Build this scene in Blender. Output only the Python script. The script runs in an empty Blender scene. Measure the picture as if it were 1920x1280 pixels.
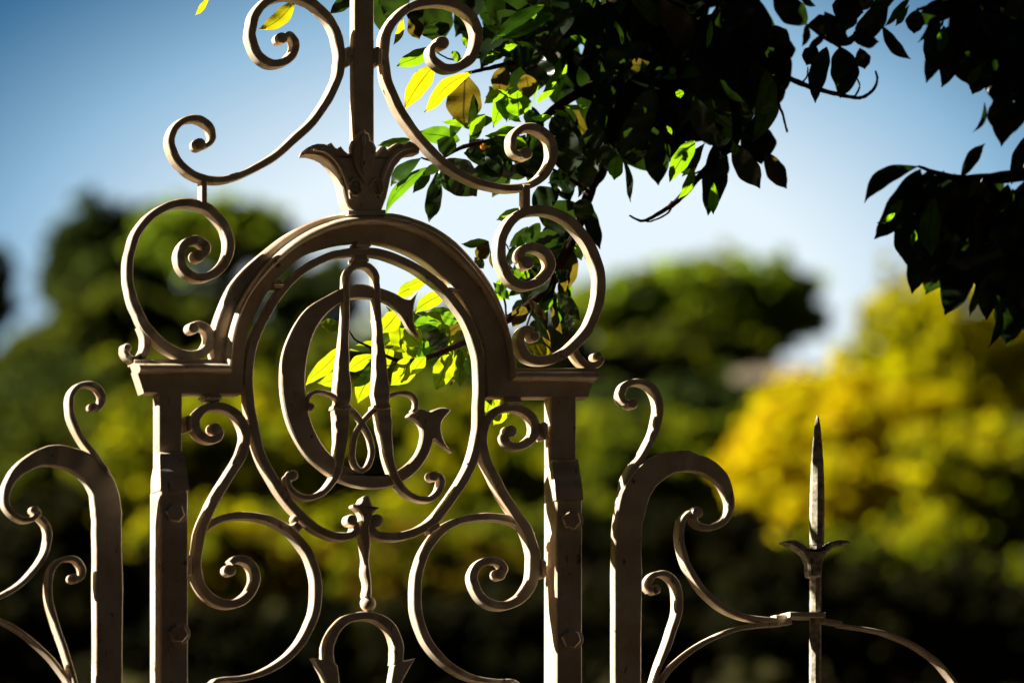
import bpy, bmesh, math, random
import numpy as np
from mathutils import Vector, Matrix, Euler
from mathutils.geometry import tessellate_polygon

# ------------------------------------------------------------------ camera, sky, sun
SC = bpy.context.scene
COL = SC.collection
LENS = 200.0
DIST = 14.0
YAW = math.radians(22)
PITCH = math.radians(9)
GATE_Z = 1.6 + DIST * math.sin(PITCH)
FWD = Vector((math.sin(YAW) * math.cos(PITCH), math.cos(YAW) * math.cos(PITCH), math.sin(PITCH)))
CAM = Vector((0, 0, GATE_Z)) - FWD * DIST
cd = bpy.data.cameras.new("camera")
cam = bpy.data.objects.new("camera", cd)
COL.objects.link(cam)
cam.location = CAM
cam.rotation_euler = Euler((math.radians(90) + PITCH, 0, -YAW))
cd.lens = LENS
cd.sensor_width = 36
cd.clip_start = 0.5
cd.clip_end = 3000
cd.dof.use_dof = True
cd.dof.focus_distance = 14.1
cd.dof.aperture_fstop = 2.7
SC.camera = cam
ROT = cam.rotation_euler.to_matrix()

SUN_EL = math.radians(33)
SUN_A = math.radians(25)          # how far behind the plane of the gate the sun stands
SUN = Vector((-math.cos(SUN_A) * math.cos(SUN_EL), math.sin(SUN_A) * math.cos(SUN_EL), math.sin(SUN_EL)))
sd = bpy.data.lights.new("sun", 'SUN')
sd.energy = 5.0
sd.angle = math.radians(0.5)
sd.color = (1.0, 0.94, 0.84)
so = bpy.data.objects.new("sun", sd)
COL.objects.link(so)
so.rotation_euler = (-SUN).to_track_quat('-Z', 'Y').to_euler()

W = bpy.data.worlds.new("World")
SC.world = W
W.use_nodes = True
nt = W.node_tree
nt.nodes.clear()
def nd(tree, t, **kw):
    n = tree.nodes.new(t)
    for k, v in kw.items():
        setattr(n, k, v)
    return n
def math_n(tree, op, a, b=None, c=None):
    n = nd(tree, 'ShaderNodeMath', operation=op)
    for i, v in enumerate((a, b, c)):
        if v is None: continue
        if isinstance(v, (int, float)): n.inputs[i].default_value = v
        else: tree.links.new(v, n.inputs[i])
    return n.outputs[0]
wo = nd(nt, 'ShaderNodeOutputWorld')
bg = nd(nt, 'ShaderNodeBackground')
nt.links.new(bg.outputs[0], wo.inputs[0])
sky = nd(nt, 'ShaderNodeTexSky', sky_type='NISHITA', sun_disc=False)
sky.sun_elevation = SUN_EL
sky.sun_rotation = math.atan2(SUN.x, SUN.y)
sky.air_density = 1.0
sky.dust_density = 0.3
sky.ozone_density = 3.0
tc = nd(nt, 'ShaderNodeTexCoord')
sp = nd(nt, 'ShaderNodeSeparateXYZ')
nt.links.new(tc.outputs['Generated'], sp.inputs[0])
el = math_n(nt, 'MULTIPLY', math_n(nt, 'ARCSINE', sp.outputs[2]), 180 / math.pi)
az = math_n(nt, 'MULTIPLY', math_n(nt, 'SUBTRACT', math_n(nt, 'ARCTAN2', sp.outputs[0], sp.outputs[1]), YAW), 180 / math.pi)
SKY_GLOW = dict(el0=8.9, els=3.1, az0=0.1, azs=4.9, gain=1.9)  # pale low sky, with lens vignetting painted in as falloff around the view
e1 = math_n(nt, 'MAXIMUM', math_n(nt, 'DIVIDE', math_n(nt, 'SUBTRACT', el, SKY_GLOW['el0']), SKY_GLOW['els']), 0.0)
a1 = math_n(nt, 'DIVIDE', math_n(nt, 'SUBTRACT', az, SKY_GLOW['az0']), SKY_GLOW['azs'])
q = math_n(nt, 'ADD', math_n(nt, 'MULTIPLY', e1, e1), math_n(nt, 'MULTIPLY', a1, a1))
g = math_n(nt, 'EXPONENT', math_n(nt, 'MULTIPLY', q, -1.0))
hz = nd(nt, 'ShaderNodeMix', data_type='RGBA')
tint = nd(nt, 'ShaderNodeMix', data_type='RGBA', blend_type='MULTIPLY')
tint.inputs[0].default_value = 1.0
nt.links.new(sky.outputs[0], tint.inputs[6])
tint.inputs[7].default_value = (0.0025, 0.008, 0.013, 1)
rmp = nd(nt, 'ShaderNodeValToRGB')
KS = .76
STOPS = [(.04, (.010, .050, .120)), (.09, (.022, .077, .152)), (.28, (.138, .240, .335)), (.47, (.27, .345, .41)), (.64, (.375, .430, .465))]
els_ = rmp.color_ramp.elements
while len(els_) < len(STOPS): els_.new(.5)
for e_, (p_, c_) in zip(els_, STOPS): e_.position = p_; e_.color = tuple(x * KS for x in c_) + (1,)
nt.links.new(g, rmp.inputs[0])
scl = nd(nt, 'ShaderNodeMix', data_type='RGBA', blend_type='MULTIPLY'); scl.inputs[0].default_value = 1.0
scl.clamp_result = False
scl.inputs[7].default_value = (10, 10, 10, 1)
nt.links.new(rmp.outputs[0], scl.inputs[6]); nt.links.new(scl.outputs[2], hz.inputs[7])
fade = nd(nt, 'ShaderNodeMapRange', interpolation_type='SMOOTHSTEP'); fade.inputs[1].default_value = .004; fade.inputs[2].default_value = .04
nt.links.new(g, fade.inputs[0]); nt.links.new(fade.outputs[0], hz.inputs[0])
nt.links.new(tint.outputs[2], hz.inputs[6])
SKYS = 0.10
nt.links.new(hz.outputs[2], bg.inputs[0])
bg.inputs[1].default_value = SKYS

vs = SC.view_settings
vs.view_transform = 'Standard'
vs.look = 'None'
vs.gamma = 1
vs.use_curve_mapping = False
vs.exposure = 1.50
try:
    SC.cycles.max_bounces = 8
    SC.cycles.transparent_max_bounces = 8
    SC.cycles.use_denoising = True
except Exception:
    pass

# ------------------------------------------------------------------ helpers
def ray(px, py):
    k = 36.0 / LENS / 1920.0
    return ROT @ Vector(((px - 960) * k, -(py - 640) * k, -1.0))
def P(px, py, Y=0.0):
    """Point of the vertical plane y = Y seen at a pixel of the 1920 wide picture."""
    r = ray(px, py)
    return CAM + r * ((Y - CAM.y) / r.y)
def PD(px, py, D):
    """Point at distance D along the view axis."""
    return CAM + ray(px, py) * D
PX = DIST * 36 / LENS / 1920      # metres per pixel at the gate

def tag(o, label=None, cat=None, group=None, kind=None):
    if label: o['label'] = label
    if cat: o['category'] = cat
    if group: o['group'] = group
    if kind: o['kind'] = kind
    return o
def empty(name, loc, label, cat, group=None):
    o = bpy.data.objects.new(name, None)
    COL.objects.link(o)
    o.location = loc
    o.empty_display_size = 0.2
    return tag(o, label, cat, group)
def link(name, verts, faces, m, parent=None, smooth=None, label=None):
    me = bpy.data.meshes.new(name)
    me.from_pydata([tuple(v) for v in verts], [], faces)
    me.validate()
    o = bpy.data.objects.new(name, me)
    COL.objects.link(o)
    me.materials.append(m)
    if smooth is not None:
        if smooth < 180:
            bm = bmesh.new(); bm.from_mesh(me)
            bmesh.ops.recalc_face_normals(bm, faces=bm.faces)
            bm.to_mesh(me); bm.free()
        me.polygons.foreach_set("use_smooth", [True] * len(me.polygons))
        if smooth < 180:
            me.set_sharp_from_angle(angle=math.radians(smooth))
    if parent is not None:
        o.parent = parent
        o.matrix_parent_inverse = Matrix.Translation(-Vector(parent.location))
    if label: o['label'] = label
    return o
def fix_normals(o):
    bm = bmesh.new(); bm.from_mesh(o.data)
    bmesh.ops.recalc_face_normals(bm, faces=bm.faces)
    bm.to_mesh(o.data); bm.free()
    return o
class MB:
    def __init__(s): s.v = []; s.f = []
    def add(s, v, f):
        n = len(s.v)
        s.v += [Vector(x) for x in v]
        s.f += [tuple(i + n for i in q_) for q_ in f]
    def build(s, name, m, parent=None, smooth=32, label=None):
        return link(name, s.v, s.f, m, parent, smooth, label)
    # --- forged bar swept along a traced centre line (pixels), flat bar on edge
    def bar(s, pts, y0=0.0, depth=0.032, w=None, n=6, bev=0.0020, ends=True, wob=0.0, seed=1):
        P3 = [(p[0], p[1], (p[2] if len(p) > 2 else None)) for p in pts]
        ws = []; last = w
        for p in P3:
            last = p[2] if p[2] is not None else last
            ws.append(last)
        arr = [(p[0], p[1], q_) for p, q_ in zip(P3, ws)]
        sm = catmull(arr, n)
        rnd = random.Random(seed)
        rings = []
        N = len(sm)
        ph = rnd.random() * 6
        for i, (x, y, ww) in enumerate(sm):
            a = sm[max(0, i - 1)]; b = sm[min(N - 1, i + 1)]
            dx, dy = b[0] - a[0], b[1] - a[1]
            L = math.hypot(dx, dy) or 1
            nx, ny = -dy / L, dx / L
            h = ww / 2 * (1 + 0.022 * math.sin(i * 0.5 + ph) + 0.012 * math.sin(i * 1.3 + ph * 2) + rnd.uniform(-.008, .008))
            e = min(bev / PX, h * 0.45)
            yy = y0 + 0.0012 * math.sin(i * .7 + ph)
            pr = [(-h + e, 0), (h - e, 0), (h, bev), (h, depth - bev), (h - e, depth), (-h + e, depth), (-h, depth - bev), (-h, bev)]
            ring = []
            for o_, d in pr:
                v = P(x + nx * o_, y + ny * o_, y0)
                v.y = yy + d
                ring.append(v)
            rings.append(ring)
        v = [q_ for r in rings for q_ in r]
        K = 8
        f = []
        for i in range(N - 1):
            for k in range(K):
                f.append((i * K + k, i * K + (k + 1) % K, (i + 1) * K + (k + 1) % K, (i + 1) * K + k))
        f.append(tuple(range(K))); f.append(tuple((N - 1) * K + k for k in range(K)))
        s.add(v, f)
    def knob(s, x, y, r, y0=-0.003, depth=0.038, n=18, bev=0.006):
        c = []
        R = r * PX
        prof = [(0.0, 0), (R - bev, 0), (R - bev * .3, bev * .3), (R, bev), (R, depth - bev), (R - bev, depth), (0.0, depth)]
        rings = []
        v = []; f = []
        cx, cz = None, None
        for (rr, d) in prof:
            for k in range(n):
                a = 2 * math.pi * k / n
                p = P(x + rr / PX * math.cos(a), y + rr / PX * math.sin(a), y0); p.y = y0 + d
                v.append(p)
        for i in range(1, len(prof) - 2):
            for k in range(n):
                f.append((i * n + k, i * n + (k + 1) % n, (i + 1) * n + (k + 1) % n, (i + 1) * n + k))
        f.append(tuple(n + k for k in range(n)))
        f.append(tuple((len(prof) - 2) * n + k for k in range(n)))
        # drop unused centre rings
        used = sorted({i for q_ in f for i in q_}); mp = {o: i for i, o in enumerate(used)}
        s.add([v[i] for i in used], [tuple(mp[i] for i in q_) for q_ in f])
    def poly(s, pts, y0, depth, bev=0.003, smooth_n=0):
        """traced outline (pixels) extruded backwards, chamfered front and back edge"""
        if smooth_n: pts = [p[:2] for p in catmull([(a, b, 1) for a, b in pts] + [(pts[0][0], pts[0][1], 1)], smooth_n)][:-1]
        A = sum(pts[i][0] * pts[(i + 1) % len(pts)][1] - pts[(i + 1) % len(pts)][0] * pts[i][1] for i in range(len(pts)))
        sg = 1 if A > 0 else -1
        n = len(pts)
        ins = []
        e = bev / PX
        for i in range(n):
            a, b, c = pts[i - 1], pts[i], pts[(i + 1) % n]
            d1 = (b[0] - a[0], b[1] - a[1]); d2 = (c[0] - b[0], c[1] - b[1])
            l1 = math.hypot(*d1) or 1; l2 = math.hypot(*d2) or 1
            n1 = (-d1[1] / l1 * sg, d1[0] / l1 * sg); n2 = (-d2[1] / l2 * sg, d2[0] / l2 * sg)
            m = (n1[0] + n2[0], n1[1] + n2[1]); lm = math.hypot(*m)
            if lm < .5: ins.append(b); continue
            ins.append((b[0] + m[0] / lm * e, b[1] + m[1] / lm * e))
        def ring(q_, d):
            o = []
            for x, y in q_:
                v = P(x, y, y0); v.y = y0 + d; o.append(v)
            return o
        v = ring(ins, 0) + ring(pts, bev) + ring(pts, depth - bev) + ring(ins, depth)
        f = []
        for k in range(3):
            for i in range(n):
                f.append((k * n + i, k * n + (i + 1) % n, (k + 1) * n + (i + 1) % n, (k + 1) * n + i))
        tess = tessellate_polygon([[Vector((a, b, 0)) for a, b in pts]])
        for t3 in tess:
            f.append(tuple(t3)); f.append(tuple(3 * n + i for i in t3))
        s.add(v, f)
    def box(s, x0, y0p, x1, y1p, y0, depth, bev=0.003, z_world=None):
        e = bev / PX
        s.poly([(x0, y0p), (x1, y0p), (x1, y1p), (x0, y1p)], y0, depth, bev)
    def tube(s, pts, rad, n=8, cap=True):
        """round limb through world points, rad per point"""
        pts = [Vector(p) for p in pts]
        rings = []
        up = Vector((0.13, 0.2, 1)).normalized()
        for i, p in enumerate(pts):
            t = (pts[min(len(pts) - 1, i + 1)] - pts[max(0, i - 1)]).normalized()
            u = t.cross(up)
            if u.length < .05: u = t.cross(Vector((1, 0, 0)))
            u.normalize(); w_ = t.cross(u)
            r = rad[i] if hasattr(rad, '__len__') else rad
            rings += [p + (u * math.cos(2 * math.pi * k / n) + w_ * math.sin(2 * math.pi * k / n)) * r for k in range(n)]
        f = []
        for i in range(len(pts) - 1):
            for k in range(n):
                f.append((i * n + k, i * n + (k + 1) % n, (i + 1) * n + (k + 1) % n, (i + 1) * n + k))
        if cap:
            f.append(tuple(range(n))); f.append(tuple((len(pts) - 1) * n + k for k in range(n)))
        s.add(rings, f)

def catmull(arr, n):
    out = []
    A = [tuple(arr[0])] + [tuple(a) for a in arr] + [tuple(arr[-1])]
    for i in range(1, len(A) - 2):
        p0, p1, p2, p3 = A[i - 1], A[i], A[i + 1], A[i + 2]
        for k in range(n):
            t = k / n
            out.append(tuple(0.5 * ((2 * b) + (-a + c) * t + (2 * a - 5 * b + 4 * c - d) * t * t + (-a + 3 * b - 3 * c + d) * t ** 3)
                             for a, b, c, d in zip(p0, p1, p2, p3)))
    out.append(tuple(A[-2]))
    return out

# ------------------------------------------------------------------ materials
def new_mat(name):
    m = bpy.data.materials.new(name); m.use_nodes = True
    t = m.node_tree
    return m, t, t.nodes['Principled BSDF']
def paint_mat():
    m, t, b = new_mat("cream_gate_paint")
    tcn = nd(t, 'ShaderNodeTexCoord')
    n1 = nd(t, 'ShaderNodeTexNoise'); n1.inputs['Scale'].default_value = 9; n1.inputs['Detail'].default_value = 8; n1.inputs['Roughness'].default_value = .65
    n2 = nd(t, 'ShaderNodeTexNoise'); n2.inputs['Scale'].default_value = 45; n2.inputs['Detail'].default_value = 5
    n3 = nd(t, 'ShaderNodeTexNoise'); n3.inputs['Scale'].default_value = 38; n3.inputs['Detail'].default_value = 9; n3.inputs['Roughness'].default_value = .7
    mp_ = nd(t, 'ShaderNodeMapping'); mp_.inputs['Scale'].default_value = (1.0, 1.0, .45); t.links.new(tcn.outputs['Object'], mp_.inputs[0])
    for n in (n1, n2, n3): t.links.new((mp_.outputs[0] if n is n3 else tcn.outputs['Object']), n.inputs['Vector'])
    r1 = nd(t, 'ShaderNodeValToRGB')
    r1.color_ramp.elements[0].position = .36; r1.color_ramp.elements[0].color = (.62, .46, .29, 1)
    r1.color_ramp.elements[1].position = .60; r1.color_ramp.elements[1].color = (.82, .69, .51, 1)
    t.links.new(n1.outputs[0], r1.inputs[0])
    r2 = nd(t, 'ShaderNodeValToRGB')
    r2.color_ramp.elements[0].position = .615; r2.color_ramp.elements[0].color = (0, 0, 0, 1)
    r2.color_ramp.elements[1].position = .67; r2.color_ramp.elements[1].color = (1, 1, 1, 1)
    t.links.new(n3.outputs[0], r2.inputs[0])
    mx = nd(t, 'ShaderNodeMix', data_type='RGBA')
    t.links.new(r2.outputs[0], mx.inputs[0]); t.links.new(r1.outputs[0], mx.inputs[6])
    mx.inputs[7].default_value = (.13, .06, .025, 1)
    t.links.new(mx.outputs[2], b.inputs['Base Color'])
    b.inputs['Roughness'].default_value = .42
    bu = nd(t, 'ShaderNodeBump'); bu.inputs['Strength'].default_value = .45; bu.inputs['Distance'].default_value = .004
    ad = math_n(t, 'ADD', math_n(t, 'MULTIPLY', n1.outputs[0], .6), math_n(t, 'MULTIPLY', n2.outputs[0], .5))
    t.links.new(ad, bu.inputs['Height']); t.links.new(bu.outputs[0], b.inputs['Normal'])
    return m
def leaf_mat(name, top, trans, tw=0.55, rough=.35, var=.35, spec=.4, scale=3.0, veins=False, through=1.0):
    """top = reflected colour, trans = colour of light passing through"""
    m, t, b = new_mat(name)
    out = t.nodes['Material Output']
    tcn = nd(t, 'ShaderNodeTexCoord')
    n1 = nd(t, 'ShaderNodeTexNoise'); n1.inputs['Scale'].default_value = scale; n1.inputs['Detail'].default_value = 3
    t.links.new(tcn.outputs['Object'], n1.inputs['Vector'])
    def vary(c):
        r = nd(t, 'ShaderNodeValToRGB')
        r.color_ramp.elements[0].position = .35; r.color_ramp.elements[1].position = .65
        r.color_ramp.elements[0].color = (c[0] * (1 - var), c[1] * (1 - var * .8), c[2] * (1 - var), 1)
        r.color_ramp.elements[1].color = (min(1, c[0] * (1 + var)), min(1, c[1] * (1 + var * .7)), c[2], 1)
        t.links.new(n1.outputs[0], r.inputs[0])
        return r.outputs[0]
    ct, cr = vary(top), vary(trans)
    if veins:
        uv = nd(t, 'ShaderNodeUVMap'); uv.uv_map = 'leaf'
        s2 = nd(t, 'ShaderNodeSeparateXYZ'); t.links.new(uv.outputs[0], s2.inputs[0])
        au = math_n(t, 'ABSOLUTE', math_n(t, 'SUBTRACT', s2.outputs[0], .5))
        mid = math_n(t, 'LESS_THAN', au, .030)
        ph = math_n(t, 'FRACT', math_n(t, 'MULTIPLY', math_n(t, 'SUBTRACT', s2.outputs[1], math_n(t, 'MULTIPLY', au, .55)), 9.0))
        side = math_n(t, 'MULTIPLY', math_n(t, 'LESS_THAN', ph, .10), .45)
        vv = math_n(t, 'MAXIMUM', mid, side)
        def dark(c, k):
            x = nd(t, 'ShaderNodeMix', data_type='RGBA', blend_type='MULTIPLY')
            x.inputs[7].default_value = (k, k, k, 1)
            t.links.new(vv, x.inputs[0]); t.links.new(c, x.inputs[6]); return x.outputs[2]
        cr = dark(cr, .34)
    t.links.new(ct, b.inputs['Base Color'])
    b.inputs['Roughness'].default_value = rough
    b.inputs['Specular IOR Level'].default_value = spec
    tr = nd(t, 'ShaderNodeBsdfTranslucent'); t.links.new(cr, tr.inputs[0])
    mx = nd(t, 'ShaderNodeMixShader'); mx.inputs[0].default_value = tw
    t.links.new(b.outputs[0], mx.inputs[1]); t.links.new(tr.outputs[0], mx.inputs[2])
    t.links.new(mx.outputs[0], out.inputs[0])
    return m
def plain_mat(name, c, rough=.8, var=.4, scale=5, bump=.3, dist=.02, spec=.05):
    m, t, b = new_mat(name)
    tcn = nd(t, 'ShaderNodeTexCoord')
    n1 = nd(t, 'ShaderNodeTexNoise'); n1.inputs['Scale'].default_value = scale; n1.inputs['Detail'].default_value = 7
    t.links.new(tcn.outputs['Object'], n1.inputs['Vector'])
    r = nd(t, 'ShaderNodeValToRGB')
    r.color_ramp.elements[0].position = .35; r.color_ramp.elements[1].position = .65
    r.color_ramp.elements[0].color = tuple(x * (1 - var) for x in c) + (1,)
    r.color_ramp.elements[1].color = tuple(min(1, x * (1 + var)) for x in c) + (1,)
    t.links.new(n1.outputs[0], r.inputs[0]); t.links.new(r.outputs[0], b.inputs['Base Color'])
    b.inputs['Roughness'].default_value = rough
    b.inputs['Specular IOR Level'].default_value = spec
    bu = nd(t, 'ShaderNodeBump'); bu.inputs['Strength'].default_value = bump; bu.inputs['Distance'].default_value = dist
    t.links.new(n1.outputs[0], bu.inputs['Height']); t.links.new(bu.outputs[0], b.inputs['Normal'])
    return m
M = {}
M['paint'] = paint_mat()
M['iron'] = plain_mat('weathered_iron', (.52, .45, .33), .5, .5, 60, .6, .004)
M['bark'] = plain_mat('bark', (.022, .013, .008), .9, .5, 12, .8, .01)
M['twig'] = plain_mat('twig_bark', (.020, .010, .007), .8, .5, 60, .5, .002)
M['gravel'] = plain_mat('dark_gravel', (.030, .017, .0085), .95, .25, 30, .4, .01)
M['hill'] = plain_mat('dry_hillside', (.036, .033, .008), 1.0, .5, .2, .4, .1)
M['wallstone'] = plain_mat('pale_stone', (.26, .21, .15), .9, .2, 2, .4, .02)
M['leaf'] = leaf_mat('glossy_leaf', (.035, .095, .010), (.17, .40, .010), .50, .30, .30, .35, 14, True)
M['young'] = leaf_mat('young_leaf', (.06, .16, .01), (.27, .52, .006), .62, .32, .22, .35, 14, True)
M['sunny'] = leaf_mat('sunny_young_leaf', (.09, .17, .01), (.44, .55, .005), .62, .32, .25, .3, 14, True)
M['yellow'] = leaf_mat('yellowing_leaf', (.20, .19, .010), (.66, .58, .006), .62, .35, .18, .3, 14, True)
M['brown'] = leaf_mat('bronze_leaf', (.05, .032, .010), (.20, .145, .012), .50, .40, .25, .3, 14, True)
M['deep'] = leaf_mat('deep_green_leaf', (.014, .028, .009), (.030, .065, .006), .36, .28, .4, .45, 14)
M['pine'] = leaf_mat('pine_foliage', (.085, .140, .022), (.46, .64, .05), .6, .7, .4, .1, .4)
M['oak'] = leaf_mat('holm_oak_foliage', (.028, .046, .020), (.12, .17, .03), .45, .7, .4, .1, .4)
M['olive'] = leaf_mat('olive_green_foliage', (.075, .095, .008), (.36, .42, .010), .5, .7, .4, .1, .3)
M['lime'] = leaf_mat('lime_foliage', (.18, .18, .006), (.62, .58, .006), .6, .7, .3, .1, .3)
M['limegold'] = leaf_mat('yellow_green_foliage', (.40, .34, .004), (.98, .84, .004), .6, .7, .3, .1, .3)
M['gold'] = leaf_mat('golden_foliage', (.62, .43, .004), (1.0, .78, .004), .6, .7, .25, .1, .3)
M['wood'] = leaf_mat('woodland_foliage', (.036, .050, .012), (.17, .21, .02), .5, .8, .4, .05, .08)
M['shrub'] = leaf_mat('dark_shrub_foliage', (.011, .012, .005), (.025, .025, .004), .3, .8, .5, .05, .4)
M['russet'] = leaf_mat('russet_shrub_foliage', (.085, .060, .010), (.30, .20, .008), .5, .8, .4, .05, .3)

# ------------------------------------------------------------------ the setting
def terrain_h(x, y):
    d = math.hypot(x - CAM.x, y - CAM.y)
    if d < 22: return 0.0
    t = min(1, (d - 22) / 240)
    ang = math.radians(1.2 + 8.0 * t)
    h = math.tan(ang) * (d - 22)
    if d > 330: h = math.tan(math.radians(9.2)) * 308 - (d - 330) * .05
    k = max(0, min(1, (math.atan2(y - CAM.y, abs(x - CAM.x)) + .2) / .9))
    return h * k + .25 * math.sin(x * .11) * math.sin(y * .07) * t
gv, gf = [], []
rads = [0, 6, 12, 18, 22, 27, 34, 44, 58, 76, 100, 130, 165, 205, 250, 300, 350, 450, 700, 1200]
NA = 96
for i, r in enumerate(rads):
    for k in range(NA):
        a = 2 * math.pi * k / NA
        x, y = CAM.x + r * math.cos(a), CAM.y + r * math.sin(a)
        gv.append((x, y, terrain_h(x, y) if r > 0 else 0))
for i in range(len(rads) - 1):
    for k in range(NA):
        gf.append((i * NA + k, i * NA + (k + 1) % NA, (i + 1) * NA + (k + 1) % NA, (i + 1) * NA + k))
hill = link('hillside', gv, gf[NA:], M['hill'], None, 180)
fix_normals(hill); tag(hill, kind='structure')
dv = [(CAM.x + 21 * math.cos(2 * math.pi * k / 64), CAM.y + 21 * math.sin(2 * math.pi * k / 64), .006) for k in range(64)]
gr = link('gravel_drive', dv, [tuple(range(64))], M['gravel']); tag(gr, kind='structure')

# added out-of-view blocker, hedge shaped: shades the ground to cut bounce on the gate
hdir = Vector((math.sin(SUN_A), math.cos(SUN_A), 0)); hout = Vector((-math.cos(SUN_A), math.sin(SUN_A), 0))
hc = hout * 11.0
hrng = random.Random(5)
NL_, NH_ = 70, 12
def blocker_side(off_, jit):
    rows = []
    for j in range(NH_ + 1):
        for i in range(NL_ + 1):
            p = hc + hout * (off_ + hrng.uniform(-jit, jit)) + hdir * (-24 + 48 * i / NL_ + hrng.uniform(-.1, .1))
            p.z = -.2 + 8.3 * j / NH_ + (hrng.uniform(-.12, .12) if j else 0)
            rows.append(p)
    return rows
va = blocker_side(-.7, .10); vb = blocker_side(1.1, .10)
n1_ = len(va); W_ = NL_ + 1
hf = []
for j in range(NH_):
    for i in range(NL_):
        a_ = j * W_ + i
        hf.append((a_, a_ + 1, a_ + W_ + 1, a_ + W_)); hf.append((n1_ + a_, n1_ + a_ + W_, n1_ + a_ + W_ + 1, n1_ + a_ + 1))
for i in range(NL_):
    a_ = NH_ * W_ + i; hf.append((a_, a_ + 1, n1_ + a_ + 1, n1_ + a_))
for j in range(NH_):
    for i in (0, NL_):
        a_ = j * W_ + i; hf.append((a_, a_ + W_, n1_ + a_ + W_, n1_ + a_))
hg = link('added_shade_hedge', va + vb, hf, M['shrub'])
tag(hg, 'added shade blocker shaped as a hedge, out of view left of the drive', 'hedge')

# ------------------------------------------------------------------ the gate
gate = empty('wrought_iron_gate', (0, 0, 0), 'cream painted wrought iron gate with arched top, oval monogram and scrolls between two posts', 'gate')
PT = M['paint']
_k = [0]
def off():
    _k[0] += 1
    return ((_k[0] * 5) % 11) * 0.0008
WSC = {'top_scroll': .77, 'lower_scroll': .87, 'oval_ring': .93, 'side_loop': .96, 'hook_scroll': .85, 'low_curl': .82, 'low_arc': .8, 'top_curl': .92}
def scroll(name, pts, w, knobs=(), depth=0.035, y0=0.0, parent=gate, extra=None, n=6, mat=None):
    k_ = WSC.get(name, 1.0)
    if name == 'lower_scroll' and not knobs: k_ = .80
    pts = [(p[0], p[1], p[2] * k_) if len(p) > 2 else p for p in pts]; w = w * k_
    mb = MB()
    o = off()
    mb.bar(pts, y0 + o, depth + o * .7, w, n=n, seed=_k[0])
    for k in knobs: mb.knob(k[0], k[1], k[2], y0 + o - .003, depth + o * .7 + .006)
    if extra: extra(mb, y0 + o, depth + o * .7)
    return mb.build(name, mat or PT, parent, 34)

# top pair of C scrolls
scroll('top_scroll', [(534, 70, 10), (543, 64, 15), (552, 72, 16), (556, 87, 18), (549, 103, 20), (535, 115, 20), (515, 119, 20), (496, 112, 21), (481, 94, 21), (473, 69, 21), (475, 46, 21), (481, 26, 21), (495, 8, 21), (515, -4, 21), (541, -9, 21), (568, -4, 21), (590, 7, 21), (606, 21, 21), (623, 41, 21), (634, 66, 21), (640, 95, 21), (640, 121, 21), (635, 146, 20), (623, 174, 20), (606, 203, 20), (583, 233, 20), (551, 262, 20), (519, 291, 19), (486, 311, 19), (453, 327, 18), (420, 336, 18), (388, 335, 18), (358, 323, 18), (337, 303, 18), (325, 281, 18), (322, 258, 18), (330, 239, 17), (345, 226, 17), (365, 221, 17), (385, 227, 17), (397, 240, 15), (401, 255, 13), (397, 266, 12), (387, 273, 12), (377, 272, 12)],
       20, [(530, 71, 11), (376, 270, 12)])
scroll('top_scroll', [(832, 82, 10), (820, 83, 14), (812, 91, 15), (811, 102, 16), (819, 116, 19), (838, 127, 20), (861, 125, 21), (883, 111, 22), (895, 86, 22), (897, 58, 22), (888, 34, 22), (868, 14, 22), (841, 4, 22), (814, 2, 22), (783, 7, 22), (759, 20, 21), (737, 43, 21), (726, 66, 21), (723, 92, 20), (724, 121, 19), (729, 151, 19), (742, 184, 19), (761, 220, 19), (788, 256, 18), (821, 292, 18), (857, 321, 18), (897, 340, 18), (930, 349, 18), (962, 352, 18), (995, 346, 19), (1021, 328, 20), (1036, 302, 20), (1038, 272, 20), (1028, 253, 20), (1008, 240, 20), (986, 238, 19), (968, 250, 17), (962, 267, 16), (965, 282, 14), (975, 291, 12), (985, 290, 11)],
       20, [(831, 80, 13), (988, 287, 12)])
# uprights between top scrolls and side loops
def upright(name, rects, parent=gate, y0=0.0, depth=.03):
    mb = MB()
    for r in rects: mb.box(*r, y0, depth)
    return mb.build(name, PT, parent)
upright('scroll_link', [(377, 336, 389, 386)], y0=.002)
upright('scroll_link', [(981, 345, 995, 404)], y0=.002)
# side loops
scroll('side_loop', [(375, 480, 12), (386, 474, 14), (389, 464, 15), (381, 454, 16), (366, 449, 17), (349, 457, 17), (340, 474, 17), (341, 494, 17), (353, 511, 17), (373, 520, 17), (396, 516, 17), (417, 501, 17), (430, 478, 17), (432, 452, 17), (425, 427, 17), (408, 404, 17), (386, 387, 17), (357, 380, 17), (328, 382, 17), (302, 393, 16), (277, 412, 16), (257, 440, 15), (248, 468, 15), (243, 497, 15), (244, 529, 15), (250, 557, 16), (261, 585, 17), (274, 610, 18), (293, 633, 19), (315, 651, 19), (338, 662, 19), (360, 666, 19), (380, 661, 19), (392, 648, 18), (396, 632, 18), (390, 617, 17), (375, 608, 15), (364, 609, 13)],
       17, [(374, 479, 12), (364, 614, 11)])
scroll('foot_curl', [(268, 610, 12), (276, 632, 14), (276, 652, 15), (268, 667, 14), (254, 673, 12), (243, 669, 11), (237, 659, 10), (238, 650, 9)], 14, [(240, 651, 8)], y0=.004)
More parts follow.
